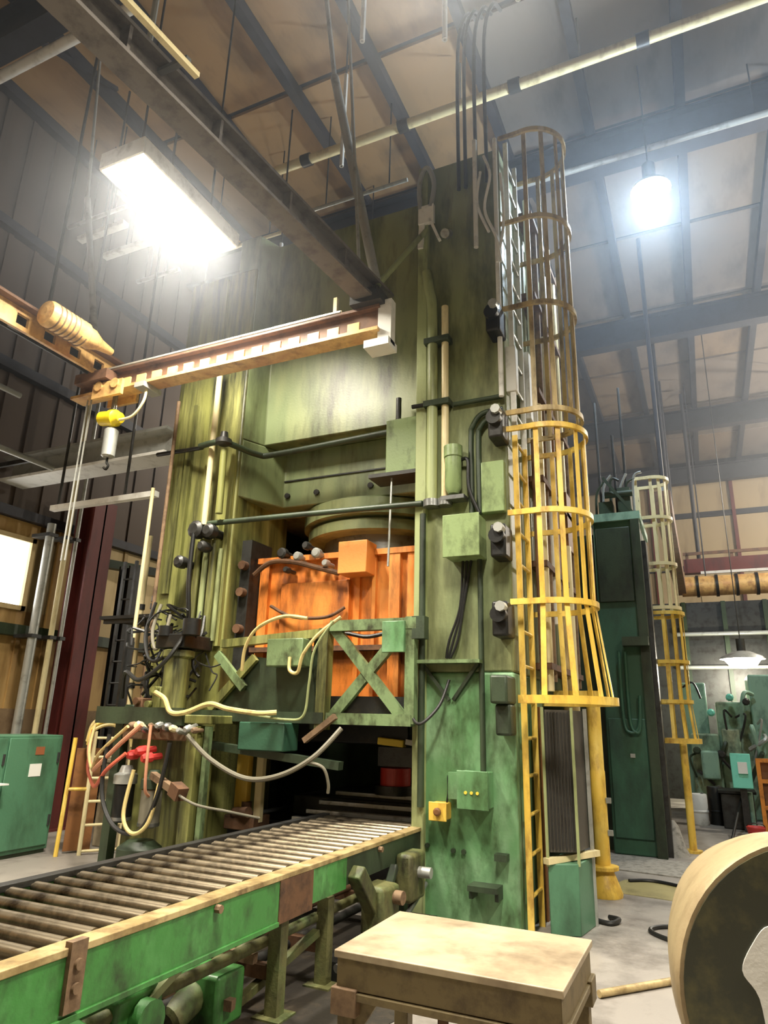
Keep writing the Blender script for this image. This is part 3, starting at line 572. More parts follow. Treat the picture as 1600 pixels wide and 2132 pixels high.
for y in (3.1, 5.0): part('rail_bolt', CY((CX1+.0, y, CZ-.05), (CX1+.03, y, CZ-.05), .02, 8), 'rust_light', cv)
for y, m in ((1.2, 'conveyor_green'), (3.80, 'dirty_olive'), (4.35, 'dirty_olive'), (5.6, 'dark_green')):
    for x in (CX0+.04, CX1-.07): part('leg', MB().box(x-.04, x+.04, y-.04, y+.04, .01, CZ-.24).box(x-.09, x+.09, y-.09, y+.09, 0, .015), m, cv)
    part('cross_tie', B(CX0+.04, CX1-.07, y-.03, y+.03, .18, .25), 'rust', cv)
    part('cross_beam', B(CX0+.04, CX1-.07, y-.03, y+.03, CZ-.26, CZ-.2), 'dark_green', cv)
part('diagonal_strut', MB().bar((CX1-.10, 3.05, CZ-.25), (CX1-.2, 2.25, .05), .05, .035), 'pale_green', cv)
part('diagonal_strut', MB().bar((CX1-.25, 3.4, .02), (CX1-.1, 4.3, .30), .05, .04), 'dirty_olive', cv)
for x, z, m_ in ((-2.95, .22, 'rust'), (-2.7, .16, 'steel_dark'), (-2.5, .34, 'dirty_olive'), (-3.2, .4, 'rust_light')): part('hydraulic_line', CY((x, 1.0, z), (x+.1, 5.6, z+.05), .03), m_, cv)
part('lift_cylinder', MB().lathe((-2.62, 3.2, .12), (.1, .9, .35), [(0, .05), (.02, .075), (.42, .075), (.44, .06), (.45, .03), (.75, .03)], 14), 'dirty_olive', cv)
part('valve_box', B(-2.72, -2.44, 3.36, 3.6, .05, .3), 'conveyor_green', cv, .02)
part('chain_guard', MB().prism([(-2.55, 1.9), (-2.40, 1.85), (-2.38, 2.45), (-2.55, 2.5)], .1, .40), 'conveyor_green', cv, .02)
dm = part('drive_motor', MB().lathe((-2.95, 2.72, .30), (1, .15, 0), [(0, .06), (.02, .13), (.3, .13), (.31, .15), (.36, .15), (.37, .08), (.5, .05)], 20), 'conveyor_green', cv)
part('gearbox', MB().box(-2.66, -2.42, 2.62, 2.92, .14, .42).cyl((-2.42, 2.78, .30), (-2.36, 2.78, .30), .09), 'conveyor_green', cv, .02)
part('motor_foot', B(-3.0, -2.4, 2.6, 3.0, .0, .14), 'rust', cv)
part('drive_shaft', CY((-3.35, 2.72, .30), (-2.9, 2.72, .30), .03), 'steel', cv)
for p, q in (((-3.3, 1.6, .12), (-2.4, 1.75, .14)), ((-3.3, 3.3, .2), (-2.4, 3.45, .16)), ((-3.3, 3.62, .34), (-2.45, 3.7, .3))): part('tie_rod', MB().bar(p, q, .05, .05), 'rust_light', cv)
# lift table parts under the far end of the conveyor
lt = thing('transfer_linkage', 'greasy green linkage arms under the conveyor by the press mouth', 'machine part', (-2.2, 4.9, 0))
part('arm', MB().bar((-2.26, 4.55, .62), (-2.22, 4.9, .22), .10, .10), 'dirty_olive', lt, .01)
part('arm', MB().bar((-2.26, 5.2, .55), (-2.22, 4.8, .2), .06, .06), 'dark_green', lt, .01)
part('housing', MB().prism([(-2.32, 4.75), (-2.14, 4.72), (-2.10, 4.95), (-2.32, 5.0)], .18, .50), 'dirty_olive', lt, .03)
part('housing', B(-2.30, -2.16, 5.3, 5.6, .28, .62), 'dirty_olive', lt, .03)
part('pin', CY((-2.32, 4.9, .42), (-2.05, 4.88, .42), .045), 'rust_light', lt)
part('pin', CY((-2.32, 5.45, .48), (-2.06, 5.45, .48), .04), 'galvanised', lt)
part('rod', MB().cyl((-2.25, 4.3, .12), (-2.05, 5.0, .2), .025).cyl((-2.2, 5.0, .1), (-2.2, 5.7, .35), .02), 'steel', lt)
part('base', B(-2.45, -2.12, 4.4, 5.75, 0, .12), 'oily_black', lt)

# ================================================================= STEEL TABLE
tb = thing('steel_table', 'heavy steel surface table with pale worn top in the foreground', 'table', (-.9, 2.78, 0))
TX0, TX1, TY0, TY1, TZ = -1.32, -.50, 2.50, 3.10, .80
part('top', B(TX0, TX1, TY0, TY1, TZ-.025, TZ), 'table_top', tb, .004)
part('apron', MB().box(TX0+.012, TX1-.012, TY0+.010, TY0+.03, TZ-.12, TZ-.025).box(TX0+.012, TX1-.012, TY1-.03, TY1-.010, TZ-.12, TZ-.025)
     .box(TX0+.010, TX0+.03, TY0+.012, TY1-.012, TZ-.12, TZ-.025).box(TX1-.03, TX1-.010, TY0+.012, TY1-.012, TZ-.12, TZ-.025), 'table_side', tb)
for a in ((TX0+.005, TX1-.005, TY0+.0, TY0+.03), (TX0+.005, TX1-.005, TY1-.03, TY1), (TX0, TX0+.03, TY0+.03, TY1-.03), (TX1-.03, TX1, TY0+.03, TY1-.03)): part('lower_rail', B(*a, TZ-.15, TZ-.125), 'table_side', tb, .003)
for x in (TX0+.045, TX1-.045):
    for y in (TY0+.045, TY1-.045):
        lg = part('leg', B(x-.03, x+.03, y-.03, y+.03, 0, TZ-.13), 'table_side', tb, .004)
        sx = 1 if x < -.9 else -1; sy = 1 if y < 2.8 else -1
        part('gusset', MB().add([(x, y-.012, TZ-.15), (x+sx*.12, y-.012, TZ-.15), (x+sx*.03, y-.012, TZ-.28), (x, y-.012, TZ-.28), (x, y+.012, TZ-.15), (x+sx*.12, y+.012, TZ-.15), (x+sx*.03, y+.012, TZ-.28), (x, y+.012, TZ-.28)], [(0, 1, 2, 3), (7, 6, 5, 4), (0, 4, 5, 1), (1, 5, 6, 2), (2, 6, 7, 3), (3, 7, 4, 0)]), 'table_side', tb)
        part('corner_plate', B(x-.05, x+.05, y-.05, y+.05, TZ-.20, TZ-.115), 'rust_light' if (x < -.9) else 'table_side', tb, .004)
part('mid_post', CY((-.98, 2.72, 0), (-.98, 2.72, TZ-.03), .02), 'rust', tb)

# ================================================================= DRUM IN THE CORNER
da, db = Vector((.29, 2.76, .80)), Vector((.10, 3.64, .80)); dd = (db-da).normalized()
dr = thing('steel_drum', 'large round tan drum with dark mouth lying at the right edge', 'drum', (.2, 3.1, 0))
part('shell', MB().lathe(da, dd, [(.0, .455), (.0, .468), (.02, .476), (.18, .468), (.45, .43), (.72, .375), (.86, .33), (.92, .29), (.95, .2), (.95, .01)], 64, False), 'drum_tan', dr)
part('end_plate', MB().lathe(da-dd*.004, dd, [(0, .455), (.012, .457)], 64), 'drum_dark', dr, 0, 'dark oily round end plate')
ax1 = dd.cross(Vector((0, 0, 1))).normalized()
def face_pt(a, b, off): return da-dd*off-ax1*(-a)+Vector((0, 0, b))
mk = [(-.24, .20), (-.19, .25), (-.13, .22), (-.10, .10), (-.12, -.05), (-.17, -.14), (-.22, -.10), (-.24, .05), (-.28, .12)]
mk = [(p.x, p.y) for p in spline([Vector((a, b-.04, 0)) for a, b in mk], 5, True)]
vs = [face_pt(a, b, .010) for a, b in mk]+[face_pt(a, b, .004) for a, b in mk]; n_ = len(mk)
part('painted_glint', MB().add(vs, [list(range(n_)), list(range(n_, 2*n_))[::-1]]+[(i, (i+1) % n_, n_+(i+1) % n_, n_+i) for i in range(n_)]), 'white_paint', dr, 0, 'white reflection painted on the end plate')  # flat white patch stands in for a reflection on the plate
for k in (.2, .62):
    p = da+dd*k; part('saddle', MB().box(p.x-.34, p.x+.34, p.y-.05, p.y+.05, 0, .36 if k < .5 else .42), 'rust', dr)

# ================================================================= BRIDGE CRANE
RXR, RXL, CRY, CRZ = -2.62, -6.12, 5.2, 5.16
def ibeam(x, y0, y1, z, w, h): return MB().box(x-w/2, x+w/2, y0, y1, z, z+.03).box(x-w/2, x+w/2, y0, y1, z+h-.03, z+h).box(x-.012, x+.012, y0, y1, z+.03, z+h-.03)
SHEAR = .11
def sh(mb):
    for v in mb.v: v.x -= SHEAR*(CRY-v.y)
    return mb
t = thing('crane_runway', 'grey steel runway beam slanting down from the top left corner', 'crane beam', (RXR, 2.0, 5.5), 'crane runways')
part('beam', sh(ibeam(RXR, -1.0, 5.45, 5.50, .20, .26)), 'runway_steel', t)
for y in (.6, 1.4, 2.2, 3.0, 3.8, 4.6): part('stiffener', sh(B(RXR-.09, RXR+.09, y-.012, y+.012, 5.53, 5.73)), 'runway_steel', t)
part('cable_tray', sh(B(RXR+.22, RXR+.26, -1.0, 2.6, 5.64, 5.68)), 'cream_pipe', t)
part('conductor_bar', sh(CY((RXR-.17, -1.0, 5.62), (RXR-.17, 5.2, 5.62), .02)), 'steel_dark', t)
for y in (.6, 1.5, 2.5): part('tray_bracket', sh(B(RXR, RXR+.26, y-.02, y+.02, 5.68, 5.71)), 'steel', t)
part('hanger_rod', MB().cyl((RXR+.04, CRY, 5.78), (-3.2, CRY, 8.7), .05, 10).cyl((-3.2, CRY, 8.7), (-3.5, CRY, 10.9), .03, 8), 'galvanised', t)
part('sway_brace', CY((RXR+.06, CRY, 5.72), (-2.30, 5.86, 6.80), .03, n=10), 'pale_green', t)
part('hanger_rod', CY((RXR, 4.9, 5.8), (RXR-.4, 4.9, 10.9), .018, n=8), 'galvanised', t)
for y in (0.0, 2.4): part('hanger_rod', sh(CY((RXR, y, 5.75), (RXR, y, 11.16), .02, n=8)), 'galvanised', t)
part('end_bracket', MB().box(RXR+.10, RXR+.24, 5.15, 5.25, 5.02, 5.5).box(RXR-.02, RXR+.24, 5.10, 5.30, 4.98, 5.06), 'white_paint', t)
t = thing('crane_runway', 'tan slotted runway beam at the far left under the motor', 'crane beam', (RXL, 2.0, 5.5), 'crane runways')
mb = MB().box(RXL-.02, RXL+.02, -1.0, 5.5, 5.38, 5.43).box(RXL-.02, RXL+.02, -1.0, 5.5, 5.55, 5.62)
y = -1.0
while y < 5.4: mb.box(RXL-.02, RXL+.02, y, y+.20, 5.43, 5.55); y += .34
part('slotted_web', mb, 'crane_tan', t); part('top_flange', B(RXL-.12, RXL+.12, -1.0, 5.5, 5.62, 5.65), 'crane_brown', t); part('back_web', B(RXL-.10, RXL-.08, -1.0, 5.5, 5.38, 5.62), 'steel_dark', t)
part('hanger_rod', CY((RXL-.1, 5.1, 5.6), (-6.9, 5.1, 8.2), .04, n=10), 'galvanised', t)
part('hanger_rod', CY((-6.9, 5.1, 8.2), (-7.2, 5.1, 10.9), .02, n=8), 'galvanised', t)
for y in (0, 2.4, 4.3): part('hanger_rod', CY((RXL, y, 5.65), (RXL, y, 10.9), .018, n=8), 'steel_dark', t)
t = thing('crane_bridge', 'tan and brown crane bridge beam crossing in front of the press', 'crane beam', (-4.4, CRY, CRZ))
part('lower_flange', B(-6.55, -2.50, CRY-.10, CRY+.10, CRZ, CRZ+.035), 'crane_tan', t)
part('web', B(-6.5, -2.52, CRY-.02, CRY+.02, CRZ+.035, CRZ+.26), 'crane_brown', t)
part('upper_flange', B(-6.5, -2.50, CRY-.08, CRY+.08, CRZ+.26, CRZ+.29), 'crane_brown', t)
part('conductor_rail', B(-6.1, -2.9, CRY-.12, CRY-.10, CRZ+.27, CRZ+.29), 'galvanised', t)
tooth = MB().box(0, .13, -.0, .02, 0, .085).mesh('tooth', 'crane_tan'); x = -5.75
while x < -2.75: link('tooth', tooth, t, (x, CRY-.10, CRZ+.035)); x += .225
part('end_truck', MB().box(-2.78, -2.45, CRY-.16, CRY+.18, CRZ+.29, CRZ+.40).cyl((-2.72, CRY-.1, CRZ+.42), (-2.5, CRY-.1, CRZ+.42), .06).cyl((-2.72, CRY+.12, CRZ+.42), (-2.5, CRY+.12, CRZ+.42), .06), 'steel_dark', t)
part('end_truck', MB().box(-6.4, -5.9, CRY-.2, CRY+.2, CRZ+.12, CRZ+.24), 'crane_brown', t)
part('end_clip', MB().box(-3.02, -2.98, CRY-.06, CRY-.02, CRZ+.29, CRZ+.5).box(-3.02, -2.92, CRY-.06, CRY-.02, CRZ+.29, CRZ+.33), 'cream_pipe', t)
MX = -5.84
t = thing('crane_motor', 'beige cylindrical crane motor at the left end of the bridge', 'motor', (-5.84, 4.5, 5.4))
part('body', MB().lathe((MX, 4.06, 5.56), (.02, 1, 0), [(0, .05), (.02, .13), (.05, .145), (.5, .145), (.52, .12), (.6, .12), (.72, .07), (.9, .04)], 18), 'crane_tan', t)
for k in range(7): part('fin', MB().lathe((MX, 4.06+.10+k*.06, 5.56), (.02, 1, 0), [(0, .152), (.015, .152)], 18), 'rust_light', t)
part('mount', B(-6.12, -5.84, 4.3, 4.6, 5.60, 5.68), 'steel_dark', t)
t = thing('chain_hoist', 'yellow chain hoist with grey chain can hanging from the bridge', 'hoist', (-5.9, CRY, 4.3))
part('trolley', MB().box(-6.15, -5.7, CRY-.14, CRY-.10, CRZ-.09, CRZ+.10).box(-6.15, -5.7, CRY+.10, CRY+.14, CRZ-.09, CRZ+.10).cyl((-6.05, CRY-.16, CRZ+.05), (-6.05, CRY-.05, CRZ+.05), .06).cyl((-5.8, CRY-.16, CRZ+.05), (-5.8, CRY-.05, CRZ+.05), .06), 'crane_tan', t)
part('hook_link', CY((-5.92, CRY, CRZ-.2), (-5.92, CRY, CRZ-.02), .03), 'steel', t)
part('body', MB().lathe((-6.08, CRY-.02, 4.86), (1, 0, -.12), [(0, .05), (.02, .085), (.16, .085), (.17, .10), (.24, .10), (.26, .08), (.32, .06), (.33, .03)], 16), 'hoist_yellow', t)
part('chain_can', MB().lathe((-5.90, CRY, 4.36), (0, 0, 1), [(0, .05), (.02, .075), (.33, .08), (.35, .06)], 16), 'galvanised', t)
part('hook', MB().tube(spline([(-5.90, CRY, 4.36), (-5.90, CRY, 4.30), (-5.87, CRY, 4.26), (-5.90, CRY, 4.22), (-5.94, CRY, 4.25)], 5), .014, 6), 'oily_black', t)
part('cable_loop', TU([(-5.75, CRY-.05, 4.78), (-5.55, CRY-.05, 4.80), (-5.42, CRY-.05, 4.95), (-5.40, CRY-.05, 5.10)], .016), 'cream_pipe', t)
part('cable_clip', B(-5.50, -5.36, CRY-.14, CRY+.14, CRZ-.06, CRZ), 'galvanised', t)
for x in (-6.12, -6.06): part('load_chain', CY((x-.25, CRY, 3.2), (x-.25, CRY, CRZ), .010, n=6), 'galvanised', t)

# white shackle at the press head
t = thing('shackle', 'white shackle and strap hanging on the press head by the brace', 'shackle', (-2.28, 5.84, 6.6))
part('bow', MB().tube(spline([(-2.36, 5.82, 7.05), (-2.38, 5.82, 7.35), (-2.33, 5.82, 7.58), (-2.26, 5.82, 7.58), (-2.20, 5.82, 7.35), (-2.24, 5.82, 7.05)], 6), .028, 8), 'galvanised', t)
part('strap', MB().prism([(-2.38, 5.80), (-2.20, 5.80), (-2.20, 5.85), (-2.38, 5.85)], 6.85, 7.08).bar((-2.34, 5.83, 6.9), (-2.36, 5.83, 6.55), .06, .03).bar((-2.25, 5.83, 6.9), (-2.14, 5.83, 6.6), .06, .03), 'white_paint', t)
part('pin', CY((-2.06, 5.78, 6.62), (-2.06, 5.9, 6.70), .05), 'galvanised', t)

# ================================================================= LEFT SIDE: cabinet, rack, valve stand
t = thing('electrical_cabinet', 'green two-door electrical cabinet at the lower left edge', 'cabinet', (-7.55, 5.6, 0))
part('body', B(-7.85, -7.32, 4.75, 6.44, .04, 1.32), 'cabinet_green', t, .01); part('plinth', B(-7.83, -7.34, 4.77, 6.42, 0, .04), 'dark_green', t)
for y0, y1 in ((4.78, 5.66), (5.69, 6.40)):
    d = part('door', B(-7.32, -7.295, y0, y1, .09, 1.29), 'cabinet_green', t, .006)
    part('hinge', CY((-7.29, y1-.02, .3), (-7.29, y1-.02, .42), .015, n=8), 'steel_dark', d); part('hinge', CY((-7.29, y1-.02, 1.0), (-7.29, y1-.02, 1.12), .015, n=8), 'steel_dark', d)
    if y0 > 5:
        part('notice', B(-7.295, -7.29, 6.00, 6.16, .86, 1.00), 'paper', d, 0, 'white paper notice'); part('sticker', B(-7.295, -7.29, 6.05, 6.17, 1.10, 1.19), 'sticker_brown', d)
    else:
        part('handle_plate', B(-7.295, -7.25, 5.40, 5.62, .48, .72), 'rust', d); part('shelf', B(-7.30, -7.16, 4.9, 5.66, .80, .815), 'white_paint', d)
t = thing('yellow_rack', 'yellow tube rack like a short ladder between the cabinet and the press', 'rack', (-6.9, 6.5, 0))
for P in ([(-7.0, 6.30, 0), (-7.0, 6.34, 1.30)], [(-6.85, 6.50, 0), (-6.85, 6.50, 1.38)], [(-6.60, 6.86, 0), (-6.60, 6.86, 1.30)]): part('post', MB().tube(P, .025, 8), 'yellow' if P[0][0] < -6.9 else 'cream_pipe', t)
for z in (.02, .30, .56, .82, 1.06, 1.28): part('rung', CY((-6.85, 6.50, z+.02), (-6.60, 6.86, z+.02), .016, n=8), 'cream_pipe', t)
part('rung', CY((-7.0, 6.32, .72), (-6.85, 6.5, .72), .02, n=8), 'yellow', t); part('back_sheet', MB().bar((-7.08, 6.46, .6), (-6.90, 6.70, .6), .02, 1.15), 'brown_paint', t)
for i in range(3): part('hose_hook', MB().tube(spline([(-6.88-.02*i, 6.45, 1.18+.04*i), (-6.86, 6.46, 1.38+.05*i), (-6.74, 6.62, 1.46+.04*i), (-6.62, 6.8, 1.34+.04*i), (-6.58, 6.84, 1.2)], 6), .022, 8), 'yellow' if i % 2 else 'tan_hose', t)
solo('concrete_pier', MB().box(-7.18, -6.72, 6.99, 7.13, 0, .98).box(-7.21, -6.69, 6.97, 7.15, .98, 1.03), 'table_top', (-6.95, 7.06, 0), 'pale concrete pier beside the yellow rack', 'pier', bevel=.015)
t = thing('access_ladder', 'dark narrow ladder with thin rungs behind the valve stand', 'ladder', (-7.3, 7.5, 0))
for x in (-7.48, -7.26): part('rail', B(x-.02, x+.02, 7.18, 7.22, 0, 3.7), 'steel_dark', t)
for k in range(12): part('rung', CY((-7.48, 7.2, .25+k*.29), (-7.26, 7.2, .25+k*.29), .013, n=8), 'steel_dark', t)
for x, y, z1, m_, lab in ((-6.62, 6.75, 3.9, 'cream_pipe', 'slim cream pipe rising left of the press beside the dark ladder'), (-6.42, 6.75, 3.2, 'rust', 'rusty pipe rising left of the press'), (-5.98, 6.3, 4.0, 'rust_light', 'brown pipe close to the left press column')):
    t = thing('standpipe', lab, 'pipe', (x, y, 0), 'standpipes left of the press'); part('run', CY((x, y, 0), (x, y, z1), .028), m_, t)
    for z in (1.9, 2.9): part('coupling', CY((x, y, z), (x, y, z+.07), .042), 'steel_dark', t)
solo('pipe_shelf', MB().box(-6.75, -5.75, 6.2, 6.9, 2.70, 2.74).bar((-6.7, 6.25, 2.68), (-5.8, 6.25, 2.68), .05, .06), 'oily_black', (-6.2, 6.5, 2.7), 'dark pipe shelf left of the press column', 'shelf')
vs_ = thing('valve_stand', 'cluttered hydraulic valve stand with filters and fittings left of the conveyor', 'valve stand', (-4.9, 5.4, 0))
part('post', B(-4.44, -4.32, 5.30, 5.42, 0, 1.5), 'press_green_left', vs_); part('post', B(-4.27, -4.22, 5.34, 5.40, 0, 1.5), 'frame_green', vs_); part('post', B(-5.44, -5.34, 5.40, 5.5, 0, 1.5), 'dark_green', vs_)
part('skid', B(-5.5, -4.2, 5.25, 5.85, 0, .12), 'dark_green', vs_)
part('back_plate', B(-5.40, -4.40, 5.62, 5.66, .12, 1.45), 'press_green_left', vs_)
part('shelf', B(-5.62, -4.2, 5.32, 5.8, 1.52, 1.60), 'press_green_left', vs_, .01); part('manifold', B(-5.30, -4.45, 5.36, 5.6, 1.36, 1.50), 'rust_light', vs_, .015)
part('lip_plate', B(-5.6, -4.5, 5.28, 5.32, 1.50, 1.66), 'dark_green', vs_)
for i in range(10):
    x = -5.05+i*.085; z = 1.46+.05*random.random(); r = .025+.018*random.random()
    part('fitting', MB().lathe((x, 5.18, z), (random.uniform(-.3, .3), 1, random.uniform(-.5, .3)), [(0, r*.6), (.02, r), (.07, r), (.075, r*.65), (.16, r*.65)], 8), random.choice(['galvanised', 'cream_pipe', 'rust_light', 'steel']), vs_)
for i, (x, y, z, m) in enumerate(((-5.12, 5.30, .62, 'oily_black'), (-4.76, 5.28, .60, 'grey_hose'))):
    f = part('filter', MB().lathe((x, y, z), (0, 0, 1), [(0, .05), (.03, .095), (.33, .095), (.34, .08)], 16), m, vs_)
    part('filter_head', MB().lathe((x, y, z+.34), (0, 0, 1), [(0, .11), (.08, .11), (.10, .07), (.16, .05)], 16), 'galvanised' if i == 0 else 'dark_green', f)
    part('filter_band', MB().lathe((x, y, z+.02), (0, 0, 1), [(0, .1), (.03, .1)], 16), 'steel', f)
part('tank', MB().lathe((-4.85, 5.3, .13), (0, 0, 1), [(0, .2), (.3, .2), (.36, .12)], 18), 'dark_green', vs_)
part('cross_pipe', MB().bar((-4.72, 5.22, 1.06), (-4.30, 5.10, .94), .06, .06), 'rust_light', vs_); part('cross_pipe_end', MB().bar((-4.36, 5.11, .98), (-4.24, 5.08, .93), .11, .11), 'rust', vs_)
for x, z in ((-5.0, 1.22), (-4.9, 1.26), (-4.82, 1.2)): part('red_fitting', MB().lathe((x, 5.16, z), (.3, 1, .1), [(0, .03), (.03, .045), (.10, .045), (.11, .03), (.2, .03)], 8), 'red_paint', vs_)
for x, z in ((-5.2, 1.75), (-5.05, 1.72), (-4.98, 1.86), (-5.3, 1.68)): part('solenoid', MB().box(x-.05, x+.05, 5.42, 5.56, 1.60, z).cyl((x, 5.38, z-.03), (x, 5.48, z-.03), .035), random.choice(['dark_green', 'press_green_left', 'rust']), vs_, .01)
for x in (-4.2, -4.07): pass
gpst = part('guide_post', B(-4.34, -4.20, 5.98, 6.06, .62, 1.34), 'yellow', pr, .006, 'yellow guide post'); part('guide_post', B(-4.12, -4.04, 6.0, 6.06, .62, 1.32), 'cream_pipe', pr, .006)
part('bed_clutter', MB().box(-4.4, -4.05, 5.92, 6.2, .55, .68).cyl((-4.3, 5.95, .70), (-4.1, 5.9, .72), .05).cyl((-4.2, 6.0, .66), (-4.2, 6.0, .80), .05), 'rust', pr, .01)

# ---- hoses, each one a thing
HOSES = [
 ('pink_hose', .022, 'thick pink hose sagging from the yellow rack to the valve stand', [(-6.86, 6.46, 1.42), (-6.82, 6.40, 1.15), (-6.3, 6.0, 1.0), (-5.5, 5.3, 1.10), (-5.1, 5.15, 1.32), (-4.86, 5.15, 1.50)]),
 ('red_hose', .018, 'red hose looping lowest between the yellow rack and the filters', [(-6.84, 6.44, 1.40), (-6.75, 6.35, 1.0), (-6.3, 6.0, .88), (-5.6, 5.4, .90), (-5.2, 5.12, 1.08), (-5.0, 5.14, 1.24)]),
 ('tan_hose', .016, 'tan hose in the bundle from the yellow rack', [(-6.80, 6.42, 1.46), (-6.6, 6.2, 1.18), (-6.1, 5.8, 1.02), (-5.45, 5.25, 1.22), (-5.0, 5.12, 1.48)]),
 ('pink_hose', .014, 'thin pink hose hanging straight down at the valve stand', [(-4.72, 5.12, 1.50), (-4.70, 5.10, 1.2), (-4.70, 5.12, .95), (-4.72, 5.2, .88)]),
 ('tan_hose', .024, 'thick cream hose wriggling along the top of the valve stand', [(-4.86, 5.28, 1.80), (-4.72, 5.26, 1.74), (-4.62, 5.25, 1.62), (-4.45, 5.26, 1.62), (-4.2, 5.28, 1.70), (-4.0, 5.3, 1.66), (-3.75, 5.4, 1.63), (-3.6, 5.5, 1.64)]),
 ('grey_hose', .022, 'grey hose drooping across the press mouth', [(-4.35, 5.2, 1.42), (-4.1, 5.25, 1.22), (-3.75, 5.3, 1.08), (-3.4, 5.3, 1.12), (-3.1, 5.35, 1.28), (-2.92, 5.5, 1.52)]),
 ('grey_hose', .014, 'short grey hose tail under the cross-braced frame', [(-3.15, 5.35, 1.24), (-3.0, 5.35, 1.20), (-2.96, 5.38, 1.08), (-2.97, 5.4, 1.0)]),
 ('tan_hose', .017, 'cream hose arching up to the left of the orange slide', [(-4.06, 5.55, 2.02), (-4.02, 5.52, 2.24), (-3.88, 5.5, 2.42), (-3.6, 5.5, 2.52), (-3.36, 5.55, 2.50)]),
 ('tan_hose', .017, 'yellow hose running down from the top left corner of the cross-braced frame', [(-3.0, 5.55, 2.50), (-3.2, 5.5, 2.34), (-3.34, 5.48, 2.16), (-3.40, 5.5, 2.0), (-3.5, 5.52, 2.02), (-3.52, 5.54, 2.14)]),
 ('pale_green', .012, 'green hose hanging down in front of the sheet guard', [(-3.06, 5.52, 2.46), (-3.22, 5.48, 2.2), (-3.26, 5.48, 1.9), (-3.3, 5.48, 1.62), (-3.5, 5.5, 1.58), (-3.9, 5.5, 1.62)]),
 ('black_hose', .02, 'black hose hanging over the orange slide', [(-3.95, 5.95, 2.38), (-3.6, 5.9, 2.32), (-3.2, 5.9, 2.40), (-2.9, 5.92, 2.36), (-2.6, 5.95, 2.42), (-2.46, 6.0, 2.46)]),
 ('black_hose', .018, 'black hose loop low on the left press column', [(-5.3, 5.6, 2.75), (-5.34, 5.55, 2.4), (-5.2, 5.5, 2.14), (-5.02, 5.5, 2.16), (-4.96, 5.55, 2.42)]),
 ('grey_hose', .018, 'grey hose loop nested inside the black one on the left press column', [(-5.2, 5.58, 2.72), (-5.22, 5.52, 2.44), (-5.12, 5.48, 2.24), (-5.04, 5.5, 2.34), (-5.04, 5.56, 2.6)]),
 ('black_hose', .022, 'black hose draped from the side cylinder to the valve stand', [(-4.7, 5.45, 2.40), (-4.8, 5.3, 2.1), (-5.1, 5.3, 1.92), (-5.4, 5.4, 2.0), (-5.5, 5.5, 1.75)]),
 ('black_hose', .02, 'black hose sagging behind the filters', [(-5.3, 5.2, 1.4), (-5.25, 5.15, .9), (-5.0, 5.1, .62), (-4.7, 5.1, .60), (-4.55, 5.12, .9), (-4.5, 5.15, 1.35)]),
 ('tan_hose', .018, 'tan hose looped around the right filter', [(-4.88, 5.14, 1.1), (-4.90, 5.10, .72), (-4.75, 5.08, .58), (-4.60, 5.1, .68), (-4.56, 5.14, 1.0)]),
 ('grey_hose', .012, 'thin grey line stretched from the valve stand towards the conveyor', [(-4.3, 5.05, .95), (-4.1, 5.1, .86), (-3.9, 5.3, .80), (-3.7, 5.5, .74)]),
 ('black_hose', .014, 'black cable sagging off the right column by the frame corner', [(-2.36, 5.72, 1.66), (-2.28, 5.66, 1.58), (-2.2, 5.66, 1.6), (-2.1, 5.75, 1.74), (-2.05, 5.85, 1.95)]),
 ('galvanised', .012, 'white cord dangling over the orange slide', [(-2.72, 6.0, 4.0), (-2.72, 5.98, 3.5), (-2.73, 5.98, 3.05)]),
]
for m, r, lab, P in HOSES: solo('hose', MB().tube(spline(P, 8), r, 8), m, P[0], lab, 'hose', 'hydraulic hoses around the press')
# tufts of small lines on the left press column: nobody could count them
mb = MB(); rr = random.Random(3)
for i in range(46):
    x = rr.uniform(-5.5, -4.7); z = rr.uniform(1.85, 2.7); p = [(x, 5.78, z)]
    for k in range(3): p.append((p[-1][0]+rr.uniform(-.18, .18), rr.uniform(5.52, 5.72), p[-1][2]+rr.uniform(-.26, .06)))
    mb.tube(spline(p, 4), rr.choice([.008, .011, .016]), 5)
o = link('small_hydraulic_lines', mb.mesh('small_hydraulic_lines', 'oily_black', (-5.1, 5.7, 1.6)), None, (-5.1, 5.7, 1.6)); props(o, 'tangle of thin oily black lines on the left press column', 'hydraulic lines', None, 'stuff')

# ================================================================= SECOND PRESS AND THE FAR BAY
p2 = thing('second_press', 'dark green second press standing behind the caged ladder', 'press', (-1.5, 10.9, 0))
part('column', B(-1.30, -.66, 10.2, 11.6, 0, 4.55), 'far_green', p2, .02); part('body', B(-3.2, -1.30, 10.5, 11.9, 0, 4.4), 'dark_green', p2)
part('cap', B(-1.34, -.62, 10.15, 11.65, 4.50, 4.62), 'teal', p2); part('face_plate', B(-1.26, -.78, 10.17, 10.2, .2, 1.7), 'far_green', p2, .01); part('face_plate', B(-1.26, -.78, 10.17, 10.2, 3.3, 4.4), 'dark_green', p2, .01)
part('corner_post', B(-.76, -.64, 10.14, 10.3, 0, 4.5), 'dark_green', p2); part('side_duct', B(-.66, -.58, 10.3, 10.62, 0, 4.2), 'steel_dark', p2)
for dx in (0, .08): pipe(p2, [(-1.05+dx, 10.14, 2.6), (-1.05+dx, 10.14, 1.7), (-.98+dx, 10.12, 1.52), (-.86+dx*.2, 10.13, 1.6), (-.82, 10.14, 2.0)], .022, 'far_green')
part('bracket', B(-.98, -.64, 9.98, 10.2, 2.66, 2.78), 'dark_green', p2); part('name_plate', B(-1.0, -.94, 10.15, 10.17, 1.2, 1.25), 'galvanised', p2)
